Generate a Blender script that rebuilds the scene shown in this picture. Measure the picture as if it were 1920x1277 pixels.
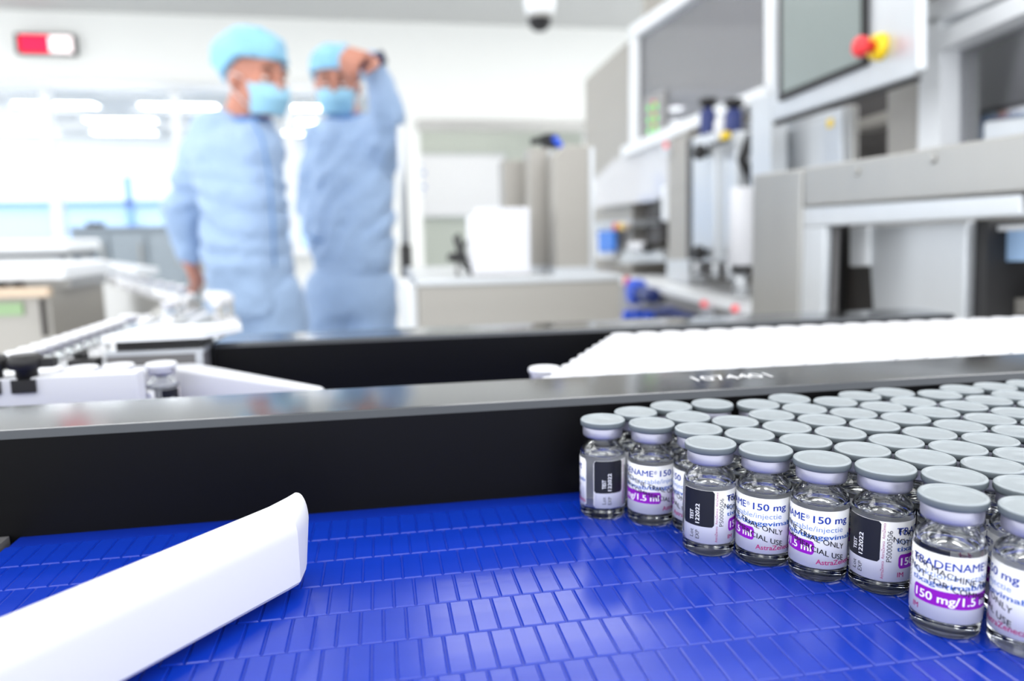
import bpy, bmesh, math, random
from mathutils import Vector, Matrix, noise
random.seed(7)
for o in list(bpy.data.objects): bpy.data.objects.remove(o)
SC = bpy.context.scene
COL = SC.collection
PI = math.pi
def R(a): return math.radians(a)

# ------------------------------------------------------------------ camera
FPX, PITCH, ROLL, YAW = 1385.88, 0.1452196, -0.0170464, 0.1758573
CAMZ = 1.15
FW = Vector((math.sin(YAW)*math.cos(PITCH), math.cos(YAW)*math.cos(PITCH), -math.sin(PITCH)))
_r = Vector((math.cos(YAW), -math.sin(YAW), 0)); _u = _r.cross(FW)
RT = _r*math.cos(ROLL)+_u*math.sin(ROLL); UP = _u*math.cos(ROLL)-_r*math.sin(ROLL)
CAM = Vector((0, 0, CAMZ))
cd = bpy.data.cameras.new('camera'); cam = bpy.data.objects.new('camera', cd); COL.objects.link(cam)
cd.sensor_width = 36; cd.lens = FPX/1920*36; cd.clip_start = 0.01; cd.clip_end = 100
m = Matrix((RT, UP, -FW)).transposed().to_4x4(); m.translation = CAM
cam.matrix_world = m
cd.dof.use_dof = True; cd.dof.focus_distance = 0.208; cd.dof.aperture_fstop = 8.3
SC.camera = cam
# ------------------------------------------------------------------ world, lamps, exposure
wd = bpy.data.worlds.new('world'); SC.world = wd; wd.use_nodes = True
wd.node_tree.nodes['Background'].inputs[0].default_value = (0.93, 0.96, 1.0, 1)
wd.node_tree.nodes['Background'].inputs[1].default_value = 1.9
vs = SC.view_settings
vs.view_transform = 'Standard'; vs.look = 'None'; vs.exposure = 0.45; vs.gamma = 1.0; vs.use_curve_mapping = False
try:
    SC.cycles.max_bounces = 16; SC.cycles.transmission_bounces = 14; SC.cycles.glossy_bounces = 6
    SC.cycles.transparent_max_bounces = 16; SC.cycles.diffuse_bounces = 5
    SC.cycles.sample_clamp_indirect = 6.0
except Exception: pass
LAMP_EMIT = 4.4

# ------------------------------------------------------------------ helpers
def ray(px, py): return FW + RT*((px-960)/FPX) - UP*((py-638.5)/FPX)
def atz(px, py, z): d = ray(px, py); return CAM + d*((z-CAMZ)/d.z)
def aty(px, py, Y): d = ray(px, py); return CAM + d*(Y/d.y)
def atd(px, py, dep): d = ray(px, py); return CAM + d*dep
MD = R(2.9)                                   # the packing machine stands 2.9 degrees off the conveyor's axes
MN = Vector((math.cos(MD), -math.sin(MD), 0)); MV = Vector((math.sin(MD), math.cos(MD), 0))
def mw(u, v, z): return MN*u + MV*v + Vector((0, 0, z))
def mp(px, py, u):                            # pixel -> (v, z) on the machine plane u
    d = ray(px, py); P = CAM + d*(u/d.dot(MN)); return P.dot(MV), P.z

def lin(c):
    return c/12.92 if c <= 0.04045 else ((c+0.055)/1.055)**2.4
def rgb(r, g, b): return (lin(r/255), lin(g/255), lin(b/255), 1)

MATS = {}
def mat(name, col, rough=0.5, metal=0.0, var=0.0, vscale=40, stretch=(1, 1, 1), bump=0.0, emit=None, estr=0, trans=0.0, ior=1.45, spec=None, alpha=None, coat=0.0, sss=0.0, sheen=0.0, rvar=0.0):
    m = bpy.data.materials.new(name); m.use_nodes = True; nt = m.node_tree; b = nt.nodes['Principled BSDF']
    b.inputs['Base Color'].default_value = col; b.inputs['Roughness'].default_value = rough; b.inputs['Metallic'].default_value = metal
    b.inputs['IOR'].default_value = ior; b.inputs['Transmission Weight'].default_value = trans
    b.inputs['Coat Weight'].default_value = coat; b.inputs['Sheen Weight'].default_value = sheen
    if sss:
        b.inputs['Subsurface Weight'].default_value = sss; b.inputs['Subsurface Radius'].default_value = (0.006, 0.004, 0.003)
    if spec is not None: b.inputs['Specular IOR Level'].default_value = spec
    if alpha is not None: b.inputs['Alpha'].default_value = alpha
    if emit is not None:
        b.inputs['Emission Color'].default_value = emit; b.inputs['Emission Strength'].default_value = estr
    tc = nt.nodes.new('ShaderNodeTexCoord'); mpn = nt.nodes.new('ShaderNodeMapping'); nz = nt.nodes.new('ShaderNodeTexNoise')
    mpn.inputs['Scale'].default_value = stretch; nz.inputs['Scale'].default_value = vscale; nz.inputs['Detail'].default_value = 4
    nt.links.new(tc.outputs['Object'], mpn.inputs[0]); nt.links.new(mpn.outputs[0], nz.inputs['Vector'])
    if var:
        mx = nt.nodes.new('ShaderNodeMixRGB'); mx.inputs[1].default_value = tuple(max(0, c*(1-var)) for c in col[:3])+(1,)
        mx.inputs[2].default_value = tuple(min(1, c*(1+var)) for c in col[:3])+(1,)
        nt.links.new(nz.outputs['Fac'], mx.inputs[0]); nt.links.new(mx.outputs[0], b.inputs['Base Color'])
    if rvar:
        mr = nt.nodes.new('ShaderNodeMapRange'); mr.inputs['To Min'].default_value = max(0, rough-rvar); mr.inputs['To Max'].default_value = rough+rvar
        nt.links.new(nz.outputs['Fac'], mr.inputs['Value']); nt.links.new(mr.outputs[0], b.inputs['Roughness'])
    if bump:
        bp = nt.nodes.new('ShaderNodeBump'); bp.inputs['Strength'].default_value = bump; bp.inputs['Distance'].default_value = 0.002
        nt.links.new(nz.outputs['Fac'], bp.inputs['Height']); nt.links.new(bp.outputs[0], b.inputs['Normal'])
    MATS[name] = m; return m

mat('white_wall', rgb(236, 236, 232), 0.7, var=0.02, vscale=3)
mat('ceiling', rgb(192, 192, 190), 0.8, var=0.03, vscale=6)
mat('floor', rgb(200, 203, 205), 0.35, var=0.04, vscale=5)
mat('lamp', (1, 1, 1, 1), 0.5, emit=(1, 0.985, 0.96, 1), estr=LAMP_EMIT)
mat('far_lamp', (1, 1, 1, 1), 0.5, emit=(1, 1, 1, 1), estr=9)
mat('white_paint', rgb(232, 234, 236), 0.35, var=0.02, vscale=8)
mat('white_plastic', rgb(216, 216, 220), 0.4, var=0.015, vscale=25, sss=0.0)
mat('white_cap', rgb(224, 224, 227), 0.38, var=0.01, vscale=60)
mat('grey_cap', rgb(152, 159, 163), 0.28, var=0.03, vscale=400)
mat('grey_cap_shaded', rgb(94, 102, 106), 0.42, var=0.03, vscale=400)  # darker copy of the cap grey: shade on the side put into the colour
mat('crimp', rgb(168, 168, 182), 0.42, 0.7, var=0.05, vscale=300, stretch=(1, 1, 8))
mat('rubber', rgb(120, 122, 126), 0.6, var=0.05, vscale=100)
mat('label', rgb(246, 246, 248), 0.45, var=0.01, vscale=200)
def translucent(name, col, k):                 # paper lets part of the light through
    nt = MATS[name].node_tree; b = nt.nodes['Principled BSDF']; out = [n for n in nt.nodes if n.type == 'OUTPUT_MATERIAL'][0]
    t = nt.nodes.new('ShaderNodeBsdfTranslucent'); t.inputs[0].default_value = col
    mx = nt.nodes.new('ShaderNodeMixShader'); mx.inputs[0].default_value = k
    nt.links.new(b.outputs[0], mx.inputs[1]); nt.links.new(t.outputs[0], mx.inputs[2]); nt.links.new(mx.outputs[0], out.inputs[0])
translucent('label', rgb(246, 246, 248), 0.16)
mat('ink_blue', rgb(22, 58, 158), 0.5, var=0.03, vscale=300)
mat('ink_pale', rgb(118, 146, 206), 0.5, var=0.03, vscale=300)
mat('ink_mid', rgb(40, 92, 178), 0.5, var=0.03, vscale=300)
mat('ink_purple', rgb(140, 12, 176), 0.45, var=0.03, vscale=300)
mat('ink_magenta', rgb(168, 36, 112), 0.5, var=0.03, vscale=300)
mat('ink_black', rgb(16, 18, 26), 0.45, var=0.05, vscale=300)
mat('ink_white', rgb(246, 246, 248), 0.5, var=0.01, vscale=300)
mat('black_plastic', rgb(6, 6, 8), 0.48, spec=0.18, var=0.12, vscale=60, stretch=(0.15, 1, 3), rvar=0.05)
mat('polished_top', rgb(124, 125, 127), 0.13, 1.0, var=0.05, vscale=60, stretch=(0.1, 1, 1), rvar=0.03)
mat('bevel_grey', rgb(66, 69, 74), 0.4, 0.2, var=0.06, vscale=80, stretch=(0.1, 1, 1))
mat('belt_blue', rgb(5, 48, 166), 0.21, ior=1.6, var=0.10, vscale=90, stretch=(0.3, 1, 1), rvar=0.06, bump=0.05)
mat('belt_bed', rgb(4, 42, 155), 0.35, var=0.08, vscale=90)
mat('steel', rgb(168, 167, 164), 0.36, 0.7, var=0.05, vscale=50, stretch=(1, 1, 0.08), rvar=0.05)
mat('steel_light', rgb(202, 205, 208), 0.3, 0.5, var=0.04, vscale=40, stretch=(1, 1, 0.1), rvar=0.05)
mat('steel_beige', rgb(166, 162, 155), 0.45, 0.35, var=0.04, vscale=30, stretch=(0.1, 0.1, 1))
mat('grey_paint', rgb(150, 148, 147), 0.5, var=0.04, vscale=10)
mat('grey_mid', rgb(112, 110, 110), 0.5, 0.1, var=0.05, vscale=10)
mat('dark', rgb(34, 33, 34), 0.5, var=0.1, vscale=20)
mat('dark_brown', rgb(62, 58, 56), 0.5, var=0.08, vscale=20)
mat('cabinet_blue_grey', rgb(146, 156, 164), 0.5, var=0.03, vscale=5)
mat('screen', rgb(118, 126, 124), 0.25, var=0.10, vscale=5, emit=rgb(150, 164, 160), estr=0.16)
mat('red', rgb(226, 52, 58), 0.35, var=0.03, vscale=50)
mat('yellow', rgb(244, 208, 30), 0.35, var=0.03, vscale=50)
mat('blue_plastic', rgb(20, 78, 205), 0.35, var=0.06, vscale=50)
mat('blue_bright', rgb(20, 120, 222), 0.35, var=0.06, vscale=50)
mat('navy', rgb(38, 52, 110), 0.35, var=0.06, vscale=50)
mat('green_paint', rgb(150, 178, 134), 0.5, var=0.04, vscale=20)
mat('led_green', rgb(90, 220, 90), 0.3, emit=rgb(110, 235, 100), estr=0.5)
mat('led_red', rgb(225, 60, 70), 0.3, emit=rgb(240, 60, 70), estr=0.35)
mat('exit_red', rgb(232, 10, 60), 0.4, emit=rgb(240, 10, 62), estr=1.0)
mat('exit_white', rgb(250, 240, 240), 0.4, emit=rgb(255, 235, 235), estr=0.9)
mat('scrubs', rgb(156, 180, 212), 0.85, var=0.06, vscale=14, bump=0.35, sheen=0.15)
mat('scrubs_collar', rgb(96, 136, 190), 0.85, var=0.05, vscale=30)
mat('navy_cuff', rgb(34, 44, 78), 0.85, var=0.05, vscale=30)
mat('hairnet', rgb(136, 190, 220), 0.6, var=0.38, vscale=13, bump=0.6)
mat('mask', rgb(152, 200, 224), 0.75, var=0.05, vscale=40)
mat('skin', rgb(188, 128, 108), 0.5, var=0.07, vscale=20)
mat('hair', rgb(44, 32, 28), 0.6, var=0.1, vscale=60)
mat('eye_white', rgb(225, 220, 215), 0.2, var=0.02, vscale=60)
mat('shoe', rgb(225, 228, 230), 0.6, var=0.03, vscale=20)
mat('paper', rgb(236, 236, 240), 0.7, var=0.04, vscale=120, stretch=(1, 1, 0.02))
mat('pale_green_wall', rgb(184, 189, 181), 0.7, var=0.02, vscale=4)
mat('pale_blue_panel', rgb(172, 204, 240), 0.3, var=0.05, vscale=2)
mat('blue_frame', rgb(96, 148, 220), 0.4, var=0.04, vscale=3)
mat('orange', rgb(206, 184, 160), 0.5, var=0.04, vscale=20)

def glass_mat(name, col, rough, ior):
    m = bpy.data.materials.new(name); m.use_nodes = True; nt = m.node_tree; nt.nodes.clear()
    out = nt.nodes.new('ShaderNodeOutputMaterial'); g = nt.nodes.new('ShaderNodeBsdfGlass')
    g.inputs['Color'].default_value = col; g.inputs['Roughness'].default_value = rough; g.inputs['IOR'].default_value = ior
    nt.links.new(g.outputs[0], out.inputs[0]); MATS[name] = m
glass_mat('vial_glass', (0.985, 0.99, 0.99, 1), 0.0, 1.5)
glass_mat('liquid', (0.99, 0.995, 1, 1), 0.0, 1.34)
def pane_mat(name, tint, refl, haze=0.0, hcol=(1, 1, 1, 1)):      # flat sheet: clear, a little mirror, a little haze
    m = bpy.data.materials.new(name); m.use_nodes = True; nt = m.node_tree; nt.nodes.clear()
    out = nt.nodes.new('ShaderNodeOutputMaterial'); t = nt.nodes.new('ShaderNodeBsdfTransparent'); t.inputs[0].default_value = tint
    g = nt.nodes.new('ShaderNodeBsdfGlossy'); g.inputs['Roughness'].default_value = 0.03
    lw = nt.nodes.new('ShaderNodeFresnel'); lw.inputs[0].default_value = 1.3
    ma = nt.nodes.new('ShaderNodeMath'); ma.operation = 'MULTIPLY_ADD'; ma.inputs[1].default_value = 0.9; ma.inputs[2].default_value = refl; ma.use_clamp = True
    nt.links.new(lw.outputs[0], ma.inputs[0])
    d = nt.nodes.new('ShaderNodeBsdfDiffuse'); d.inputs[0].default_value = hcol
    m1 = nt.nodes.new('ShaderNodeMixShader'); m1.inputs[0].default_value = haze
    nt.links.new(t.outputs[0], m1.inputs[1]); nt.links.new(d.outputs[0], m1.inputs[2])
    m2 = nt.nodes.new('ShaderNodeMixShader'); nt.links.new(ma.outputs[0], m2.inputs[0])
    nt.links.new(m1.outputs[0], m2.inputs[1]); nt.links.new(g.outputs[0], m2.inputs[2]); nt.links.new(m2.outputs[0], out.inputs[0])
    MATS[name] = m
pane_mat('pane', (0.97, 0.985, 1, 1), 0.03)
pane_mat('machine_pane', (0.88, 0.88, 0.90, 1), 0.03, 0.22, rgb(225, 225, 230))
pane_mat('guard_pane', (0.9, 0.9, 0.93, 1), 0.05, 0.72, rgb(244, 244, 248))
pane_mat('enclosure_pane', (0.8, 0.8, 0.84, 1), 0.22, 0.04, rgb(225, 225, 230))

class MB:
    def __init__(s, xf=None): s.v = []; s.f = []; s.mi = []; s.sm = []; s.xf = xf
    def add(s, vs, fs, mi=0, smooth=False):
        n = len(s.v)
        s.v += [(s.xf(*p) if s.xf else Vector(p)) for p in vs]
        for f in fs: s.f.append([n+i for i in f]); s.mi.append(mi); s.sm.append(smooth)
        return s
    def box(s, x0, x1, y0, y1, z0, z1, mi=0, b=0.0):
        if b <= 0:
            s.add([(x, y, z) for z in (z0, z1) for x, y in ((x0, y0), (x1, y0), (x1, y1), (x0, y1))],
                  [(3, 2, 1, 0), (4, 5, 6, 7), (0, 1, 5, 4), (1, 2, 6, 5), (2, 3, 7, 6), (3, 0, 4, 7)], mi)
        else:
            s.prism([(x0, y0), (x1, y0), (x1, y1), (x0, y1)], z0, z1, mi, b)
        return s
    def prism(s, poly, z0, z1, mi=0, b=0.0):          # convex counter-clockwise plan, chamfered top and bottom when b
        n = len(poly)
        if b <= 0: rings = [(0, z0), (0, z1)]
        else: rings = [(b, z0), (0, z0+b), (0, z1-b), (b, z1)]
        def inset(k):
            if k == 0: return poly
            out = []
            for i in range(n):
                p, q, r_ = Vector(poly[i-1]), Vector(poly[i]), Vector(poly[(i+1) % n])
                a = (p-q).normalized(); c = (r_-q).normalized(); cr = abs(a.x*c.y-a.y*c.x) or 1
                w = q+(a+c)*(k/cr); out.append((w.x, w.y))
            return out
        vs = []
        for k, z in rings: vs += [(x, y, z) for x, y in inset(k)]
        fs = [tuple(range(n-1, -1, -1)), tuple((len(rings)-1)*n+i for i in range(n))]
        for j in range(len(rings)-1):
            for i in range(n): fs.append((j*n+i, j*n+(i+1) % n, (j+1)*n+(i+1) % n, (j+1)*n+i))
        return s.add(vs, fs, mi)
    def hull8(s, a, b_, mi=0):                          # two quads of points joined into a solid
        return s.add(list(a)+list(b_), [(3, 2, 1, 0), (4, 5, 6, 7), (0, 1, 5, 4), (1, 2, 6, 5), (2, 3, 7, 6), (3, 0, 4, 7)], mi)
    def lathe(s, prof, n=32, c=(0, 0, 0), mi=0, smooth=True, axis='z', closed=False):
        vs = []; fs = []
        for r_, z in prof:
            for i in range(n):
                a = 2*PI*i/n; p = (r_*math.cos(a), r_*math.sin(a), z)
                if axis == 'x': p = (p[2], p[0], p[1])
                if axis == 'y': p = (p[1], p[2], p[0])
                vs.append((c[0]+p[0], c[1]+p[1], c[2]+p[2]))
        m_ = len(prof)
        for j in range(m_ if closed else m_-1):
            for i in range(n):
                fs.append((j*n+i, j*n+(i+1) % n, ((j+1) % m_)*n+(i+1) % n, ((j+1) % m_)*n+i))
        s.add(vs, fs, mi, smooth)
        if not closed:
            k = len(s.v)-len(vs)
            if prof[0][0] > 1e-7: s.f.append([k+i for i in range(n-1, -1, -1)]); s.mi.append(mi); s.sm.append(False)
            if prof[-1][0] > 1e-7: s.f.append([k+(m_-1)*n+i for i in range(n)]); s.mi.append(mi); s.sm.append(False)
        return s
    def tube(s, pts, rad, n=10, mi=0):
        pts = [Vector(p) for p in pts]; rs = rad if isinstance(rad, (list, tuple)) else [rad]*len(pts)
        vs = []; fs = []; side = None
        for i, p in enumerate(pts):
            t = (pts[min(i+1, len(pts)-1)]-pts[max(i-1, 0)]).normalized()
            if side is None: side = t.orthogonal().normalized()
            side = (side-t*side.dot(t)).normalized(); o_ = t.cross(side)
            for k in range(n):
                a = 2*PI*k/n; vs.append(tuple(p+(side*math.cos(a)+o_*math.sin(a))*rs[i]))
        for j in range(len(pts)-1):
            for k in range(n): fs.append((j*n+k, j*n+(k+1) % n, (j+1)*n+(k+1) % n, (j+1)*n+k))
        b0 = len(s.v); s.add(vs, fs, mi, True)
        s.f.append([b0+k for k in range(n-1, -1, -1)]); s.mi.append(mi); s.sm.append(False)
        s.f.append([b0+(len(pts)-1)*n+k for k in range(n)]); s.mi.append(mi); s.sm.append(False)
        return s
    def ball(s, c, rad, rot=None, nu=16, nv=10, mi=0):
        c = Vector(c); rx, ry, rz = rad if isinstance(rad, (tuple, list)) else (rad,)*3
        vs = []; fs = []
        for j in range(nv+1):
            t = PI*j/nv
            for i in range(nu):
                a = 2*PI*i/nu; p = Vector((rx*math.sin(t)*math.cos(a), ry*math.sin(t)*math.sin(a), -rz*math.cos(t)))
                if j in (0, nv): p = Vector((0, 0, -rz*math.cos(t)))+Vector((1e-6*math.cos(a), 1e-6*math.sin(a), 0))
                if rot: p = rot @ p
                vs.append(tuple(c+p))
        for j in range(nv):
            for i in range(nu): fs.append((j*nu+i, j*nu+(i+1) % nu, (j+1)*nu+(i+1) % nu, (j+1)*nu+i))
        return s.add(vs, fs, mi, True)
    def capsule(s, p0, r0, p1, r1, n=14):
        p0, p1 = Vector(p0), Vector(p1); t = (p1-p0).normalized()
        pts = []; rs = []
        for k in range(4):
            a = (k+0.15)/4*PI/2; pts.append(p0-t*r0*math.cos(a)); rs.append(r0*math.sin(a))
        pts += [p0, p1]; rs += [r0, r1]
        for k in range(3, -1, -1):
            a = (k+0.15)/4*PI/2; pts.append(p1+t*r1*math.cos(a)); rs.append(r1*math.sin(a))
        return s.tube(pts, rs, n)
    def mesh(s, name, mats, off=Vector((0, 0, 0))):
        me = bpy.data.meshes.new(name); me.from_pydata([tuple(p-off) for p in s.v], [], s.f)
        for mn in ([mats] if isinstance(mats, str) else mats): me.materials.append(MATS[mn])
        me.polygons.foreach_set('material_index', s.mi); me.polygons.foreach_set('use_smooth', s.sm); me.update()
        return me
    def build(s, name, mats, parent=None, label=None):
        off = wloc(parent) if parent else Vector((0, 0, 0))
        o = bpy.data.objects.new(name, s.mesh(name, mats, off)); COL.objects.link(o)
        if parent: o.parent = parent
        if label: o['label'] = label
        return o
def wloc(o):
    v = Vector((0, 0, 0))
    while o: v += o.location; o = o.parent
    return v
def thing(name, label, cat, loc=(0, 0, 0), group=None):
    o = bpy.data.objects.new(name, None); COL.objects.link(o); o.location = loc; o.empty_display_size = 0.01
    o['label'] = label; o['category'] = cat
    if group: o['group'] = group
    return o
def tag(o, label, cat, group=None):
    o['label'] = label; o['category'] = cat
    if group: o['group'] = group
    return o
def struct(name, mb, mats, label=None):
    o = mb.build(name, mats); o['kind'] = 'structure'
    if label: o['label'] = label
    return o
def fix_normals(o):
    bm = bmesh.new(); bm.from_mesh(o.data); bmesh.ops.recalc_face_normals(bm, faces=bm.faces); bm.to_mesh(o.data); bm.free()
def bevel(o, w, seg=2, ang=30):
    m_ = o.modifiers.new('bevel', 'BEVEL'); m_.width = w; m_.segments = seg; m_.limit_method = 'ANGLE'; m_.angle_limit = R(ang)
    for p in o.data.polygons: p.use_smooth = True
    try:
        w_ = o.modifiers.new('wn', 'WEIGHTED_NORMAL'); w_.keep_sharp = True
    except Exception: pass
    return o
def remesh(o, vox, smooth=8):
    m_ = o.modifiers.new('r', 'REMESH'); m_.mode = 'VOXEL'; m_.voxel_size = vox; m_.use_smooth_shade = True
    s_ = o.modifiers.new('s', 'SMOOTH'); s_.factor = 0.5; s_.iterations = smooth
    dg = bpy.context.evaluated_depsgraph_get(); me = bpy.data.meshes.new_from_object(o.evaluated_get(dg))
    mats = list(o.data.materials); o.modifiers.clear(); o.data = me
    if not me.materials:
        for k in mats: me.materials.append(k)
    me.polygons.foreach_set('use_smooth', [True]*len(me.polygons))
    return o
def copy_tree(src, loc, rotz=None, label=None, cat=None, group=None, skip=()):
    r = src.copy(); COL.objects.link(r); r.location = loc
    if rotz is not None: r.rotation_euler = (0, 0, rotz)
    if label: r['label'] = label
    if group: r['group'] = group
    for ch in src.children:
        if ch.name.split('.')[0] in skip: continue
        c = ch.copy(); COL.objects.link(c); c.parent = r
        for g in ch.children:
            if g.name.split('.')[0] in skip: continue
            d = g.copy(); COL.objects.link(d); d.parent = c
    return r
_tc = 0
def text_mesh(body, size, bold=0.0, align='LEFT', shear=0.0, space=1.0):
    cu = bpy.data.curves.new('t', 'FONT'); cu.body = body; cu.size = size; cu.align_x = align; cu.offset = 0.0; cu.shear = shear
    cu.space_character = space; cu.resolution_u = 3
    o = bpy.data.objects.new('t', cu); COL.objects.link(o)
    dg = bpy.context.evaluated_depsgraph_get(); me = bpy.data.meshes.new_from_object(o.evaluated_get(dg))
    vs = [Vector(v.co) for v in me.vertices]; fs = [list(p.vertices) for p in me.polygons]
    if bold > 0:                                # heavier weight: the outline repeated with small shifts
        v0, f0, n0 = vs, fs, len(vs); b = bold*size*1.6; vs = []; fs = []
        for k, (dx, dy) in enumerate(((-b, 0), (b, 0), (0, b*0.6), (0, -b*0.6))):
            vs += [p+Vector((dx, dy, float(k))) for p in v0]; fs += [[i+k*n0 for i in f] for f in f0]
    bpy.data.objects.remove(o); bpy.data.curves.remove(cu); bpy.data.meshes.remove(me)
    return vs, fs
# ------------------------------------------------------------------ the setting
BELT = CAMZ-0.0983238
WY = 5.9; CEIL = 2.73; X0, X1 = -4.2, 3.6
struct('floor', MB().box(X0-1.5, X1+1.5, -3.0, 13.0, -0.05, 0.0), 'floor')
struct('ceiling', MB().box(X0, X1, -0.45, WY, CEIL, CEIL+0.08), 'ceiling')
k = WY/5.5
wt = CAMZ+0.99*k; wb = CAMZ-0.085*k
ox0, ox1, oz = 0.33*k, 1.66*k, CAMZ+0.765*k
wr = 0.02*k
wall = MB()
wall.box(X0, X1, WY, WY+0.12, wt if wt > oz else oz, CEIL)
wall.box(X0, wr, WY, WY+0.12, 0, wb); wall.box(wr, ox0, WY, WY+0.12, 0, wt)
wall.box(ox0, ox1, WY, WY+0.12, oz, wt); wall.box(ox1, X1, WY, WY+0.12, 0, wt)
struct('wall_back', wall, 'white_wall')
struct('trim_1', MB().box(ox0-0.02, ox1, WY-0.03, WY, oz-0.035, oz+0.045), 'steel', 'brushed steel strip along the lintel of the doorway')
struct('trim_2', MB().box(X0, wr, WY-0.03, WY, wt-0.01, wt+0.05), 'steel_light', 'pale head rail above the long window')
struct('trim_3', MB().box(X0, wr, WY-0.14, WY, wb-0.05, wb), 'white_paint', 'white sill under the long window')
# four panes of the long window between posts
posts = [X0, -2.28, -1.42, -0.62, wr]
for i in range(4):
    a, b = posts[i], posts[i+1]
    w = struct('window_%d' % (i+1), MB().box(a+0.03, b-0.03, WY+0.05, WY+0.058, wb, wt-0.01), 'pane')
    for nm, q in (('window_post', (b-0.03, b+0.03, WY+0.02, WY+0.1, wb, wt-0.01)),):
        if i < 3: MB().box(*q).build(nm, 'white_paint', w)
# next room, seen through the window
struct('wall_far', MB().box(X0-1.5, X1, 12.0, 12.1, 0, 3.0), 'white_wall')
struct('wall_recess', MB().box(ox0-0.05, ox1+0.4, WY+1.9, WY+2.0, 0, 3.0), 'pale_green_wall')
struct('wall_partition', MB().box(ox0-0.15, ox0-0.05, WY+0.12, WY+2.0, 0, 3.0), 'white_wall')
struct('ceiling_far', MB().box(X0-1.5, X1, WY+0.12, 12.0, 2.62, 2.7), 'ceiling')
NLAMP = 0
def lamp_panel(x, y, z, w, d, label, group, m_='lamp'):
    t = thing('ceiling_light', label, 'ceiling light', (x, y, z-0.03), group)
    fr = MB()
    for a in ((-w/2-0.02, w/2+0.02, -d/2-0.02, -d/2), (-w/2-0.02, w/2+0.02, d/2, d/2+0.02), (-w/2-0.02, -w/2, -d/2, d/2), (w/2, w/2+0.02, -d/2, d/2)):
        fr.box(x+a[0], x+a[1], y+a[2], y+a[3], z-0.03, z)
    fr.build('frame', 'white_paint', t)
    MB().box(x-w/2, x+w/2, y-d/2, y+d/2, z-0.022, z-0.002).build('diffuser', m_, t)
for ix in range(5):
    for iy in range(4):
        lamp_panel(-3.98+1.55*ix, (0.55, 1.8, 3.1, 4.35)[iy], CEIL, 1.0, 0.42, 'white ceiling light panel above the production line, reflected in the vial shoulders', 'ceiling lights of the room')
for ix in range(5):
    for iy in range(5):
        lamp_panel(-4.6+1.25*ix+0.3*(iy % 2), WY+0.9+1.1*iy, 2.62, 0.8, 0.28, 'glaring ceiling light of the next room seen through the long window', 'ceiling lights beyond the window', 'far_lamp')
lamp_panel((ox0+ox1)/2, WY+1.0, 2.6, 0.9, 0.4, 'added unseen ceiling light that brightens the whiteboard in the doorway recess', None, 'lamp')  # unseen lamp, added to light the recess and its whiteboard
# far glazed screen, blue
fs_ = thing('glazed_screen', 'pale blue glazed partition with darker blue posts in the next room', 'partition', (-3.0, 10.5, 0))
MB().box(-4.9, -0.4, 10.5, 10.54, 0.2, 1.62).build('pane', 'pale_blue_panel', fs_)
for x in (-4.9, -4.0, -3.15, -2.3, -1.4, -0.5): MB().box(x-0.045, x+0.045, 10.46, 10.5, 0.0, 1.95).build('post', 'blue_frame', fs_)
MB().box(-4.9, -0.4, 10.46, 10.5, 1.56, 1.64).build('rail', 'blue_frame', fs_)
MB().box(-4.9, -0.4, 10.48, 10.5, 0.0, 0.2).build('kick_board', 'white_paint', fs_)

# exit sign
a = aty(34, 66, WY); b = aty(147, 106, WY)
ex = thing('exit_sign', 'red and white lit sign box high on the back wall', 'sign', (a.x, WY, b.z))
MB().box(a.x, b.x, WY-0.06, WY, b.z, a.z).build('housing', 'dark', ex)
xm = a.x+(b.x-a.x)*0.58
MB().box(a.x+0.03, xm, WY-0.064, WY-0.06, b.z+0.012, a.z-0.015).build('red_panel', 'exit_red', ex)
MB().box(xm, b.x-0.012, WY-0.064, WY-0.06, b.z+0.012, a.z-0.015).build('white_panel', 'exit_white', ex)
# dome camera
c = aty(1012, 25, 3.6); c.z = CEIL
dm = thing('dome_camera', 'white dome security camera with a dark glass bubble under the ceiling', 'camera', (c.x, c.y, CEIL-0.2))
dz = aty(1012, 38, 3.6).z
MB().lathe([(0.075, CEIL), (0.075, dz+0.075), (0.068, dz+0.035), (0.06, dz+0.02)], 24, (c.x, c.y, 0)).build('housing', 'white_paint', dm)
MB().lathe([(0.058, dz+0.03), (0.058, dz+0.01), (0.05, dz-0.025), (0.03, dz-0.045), (0.0005, dz-0.052)], 24, (c.x, c.y, 0)).build('dome', 'dark', dm)
MB().lathe([(0.062, dz+0.022), (0.062, dz+0.004)], 24, (c.x, c.y, 0)).build('ring', 'steel', dm)

# grey cabinets under the window and white counter
a = aty(132, 430, 5.4); b = aty(345, 430, 5.4)
gc = thing('storage_cabinet', 'blue-grey low storage cabinet under the window behind the left person', 'cabinet', ((a.x+b.x)/2, 5.4, 0))
MB().box(a.x, b.x, 5.4, 5.78, 0.05, a.z).build('body', 'cabinet_blue_grey', gc)
n = 3
for i in range(n):
    x0 = a.x+(b.x-a.x)*i/n; x1 = a.x+(b.x-a.x)*(i+1)/n
    d = MB().box(x0+0.01, x1-0.01, 5.38, 5.4, 0.1, a.z-0.04).build('door', 'cabinet_blue_grey', gc)
    MB().box(x1-0.05, x1-0.035, 5.36, 5.38, a.z-0.25, a.z-0.1).build('handle', 'steel', d)
MB().box(a.x-0.005, b.x+0.005, 5.375, 5.79, a.z, a.z+0.015).build('top', 'cabinet_blue_grey', gc)
MB().box(a.x+0.02, b.x-0.02, 5.42, 5.76, 0, 0.05).build('plinth', 'dark', gc)
p = aty(168, 436, 5.38)
tag(MB().box(p.x-0.045, p.x+0.045, 5.45, 5.55, a.z+0.015, a.z+0.045).build('black_stapler', 'dark'), 'small black object lying on the blue-grey storage cabinet', 'stapler')
a = aty(-60, 446, 4.4); b = aty(128, 478, 4.4)
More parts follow.
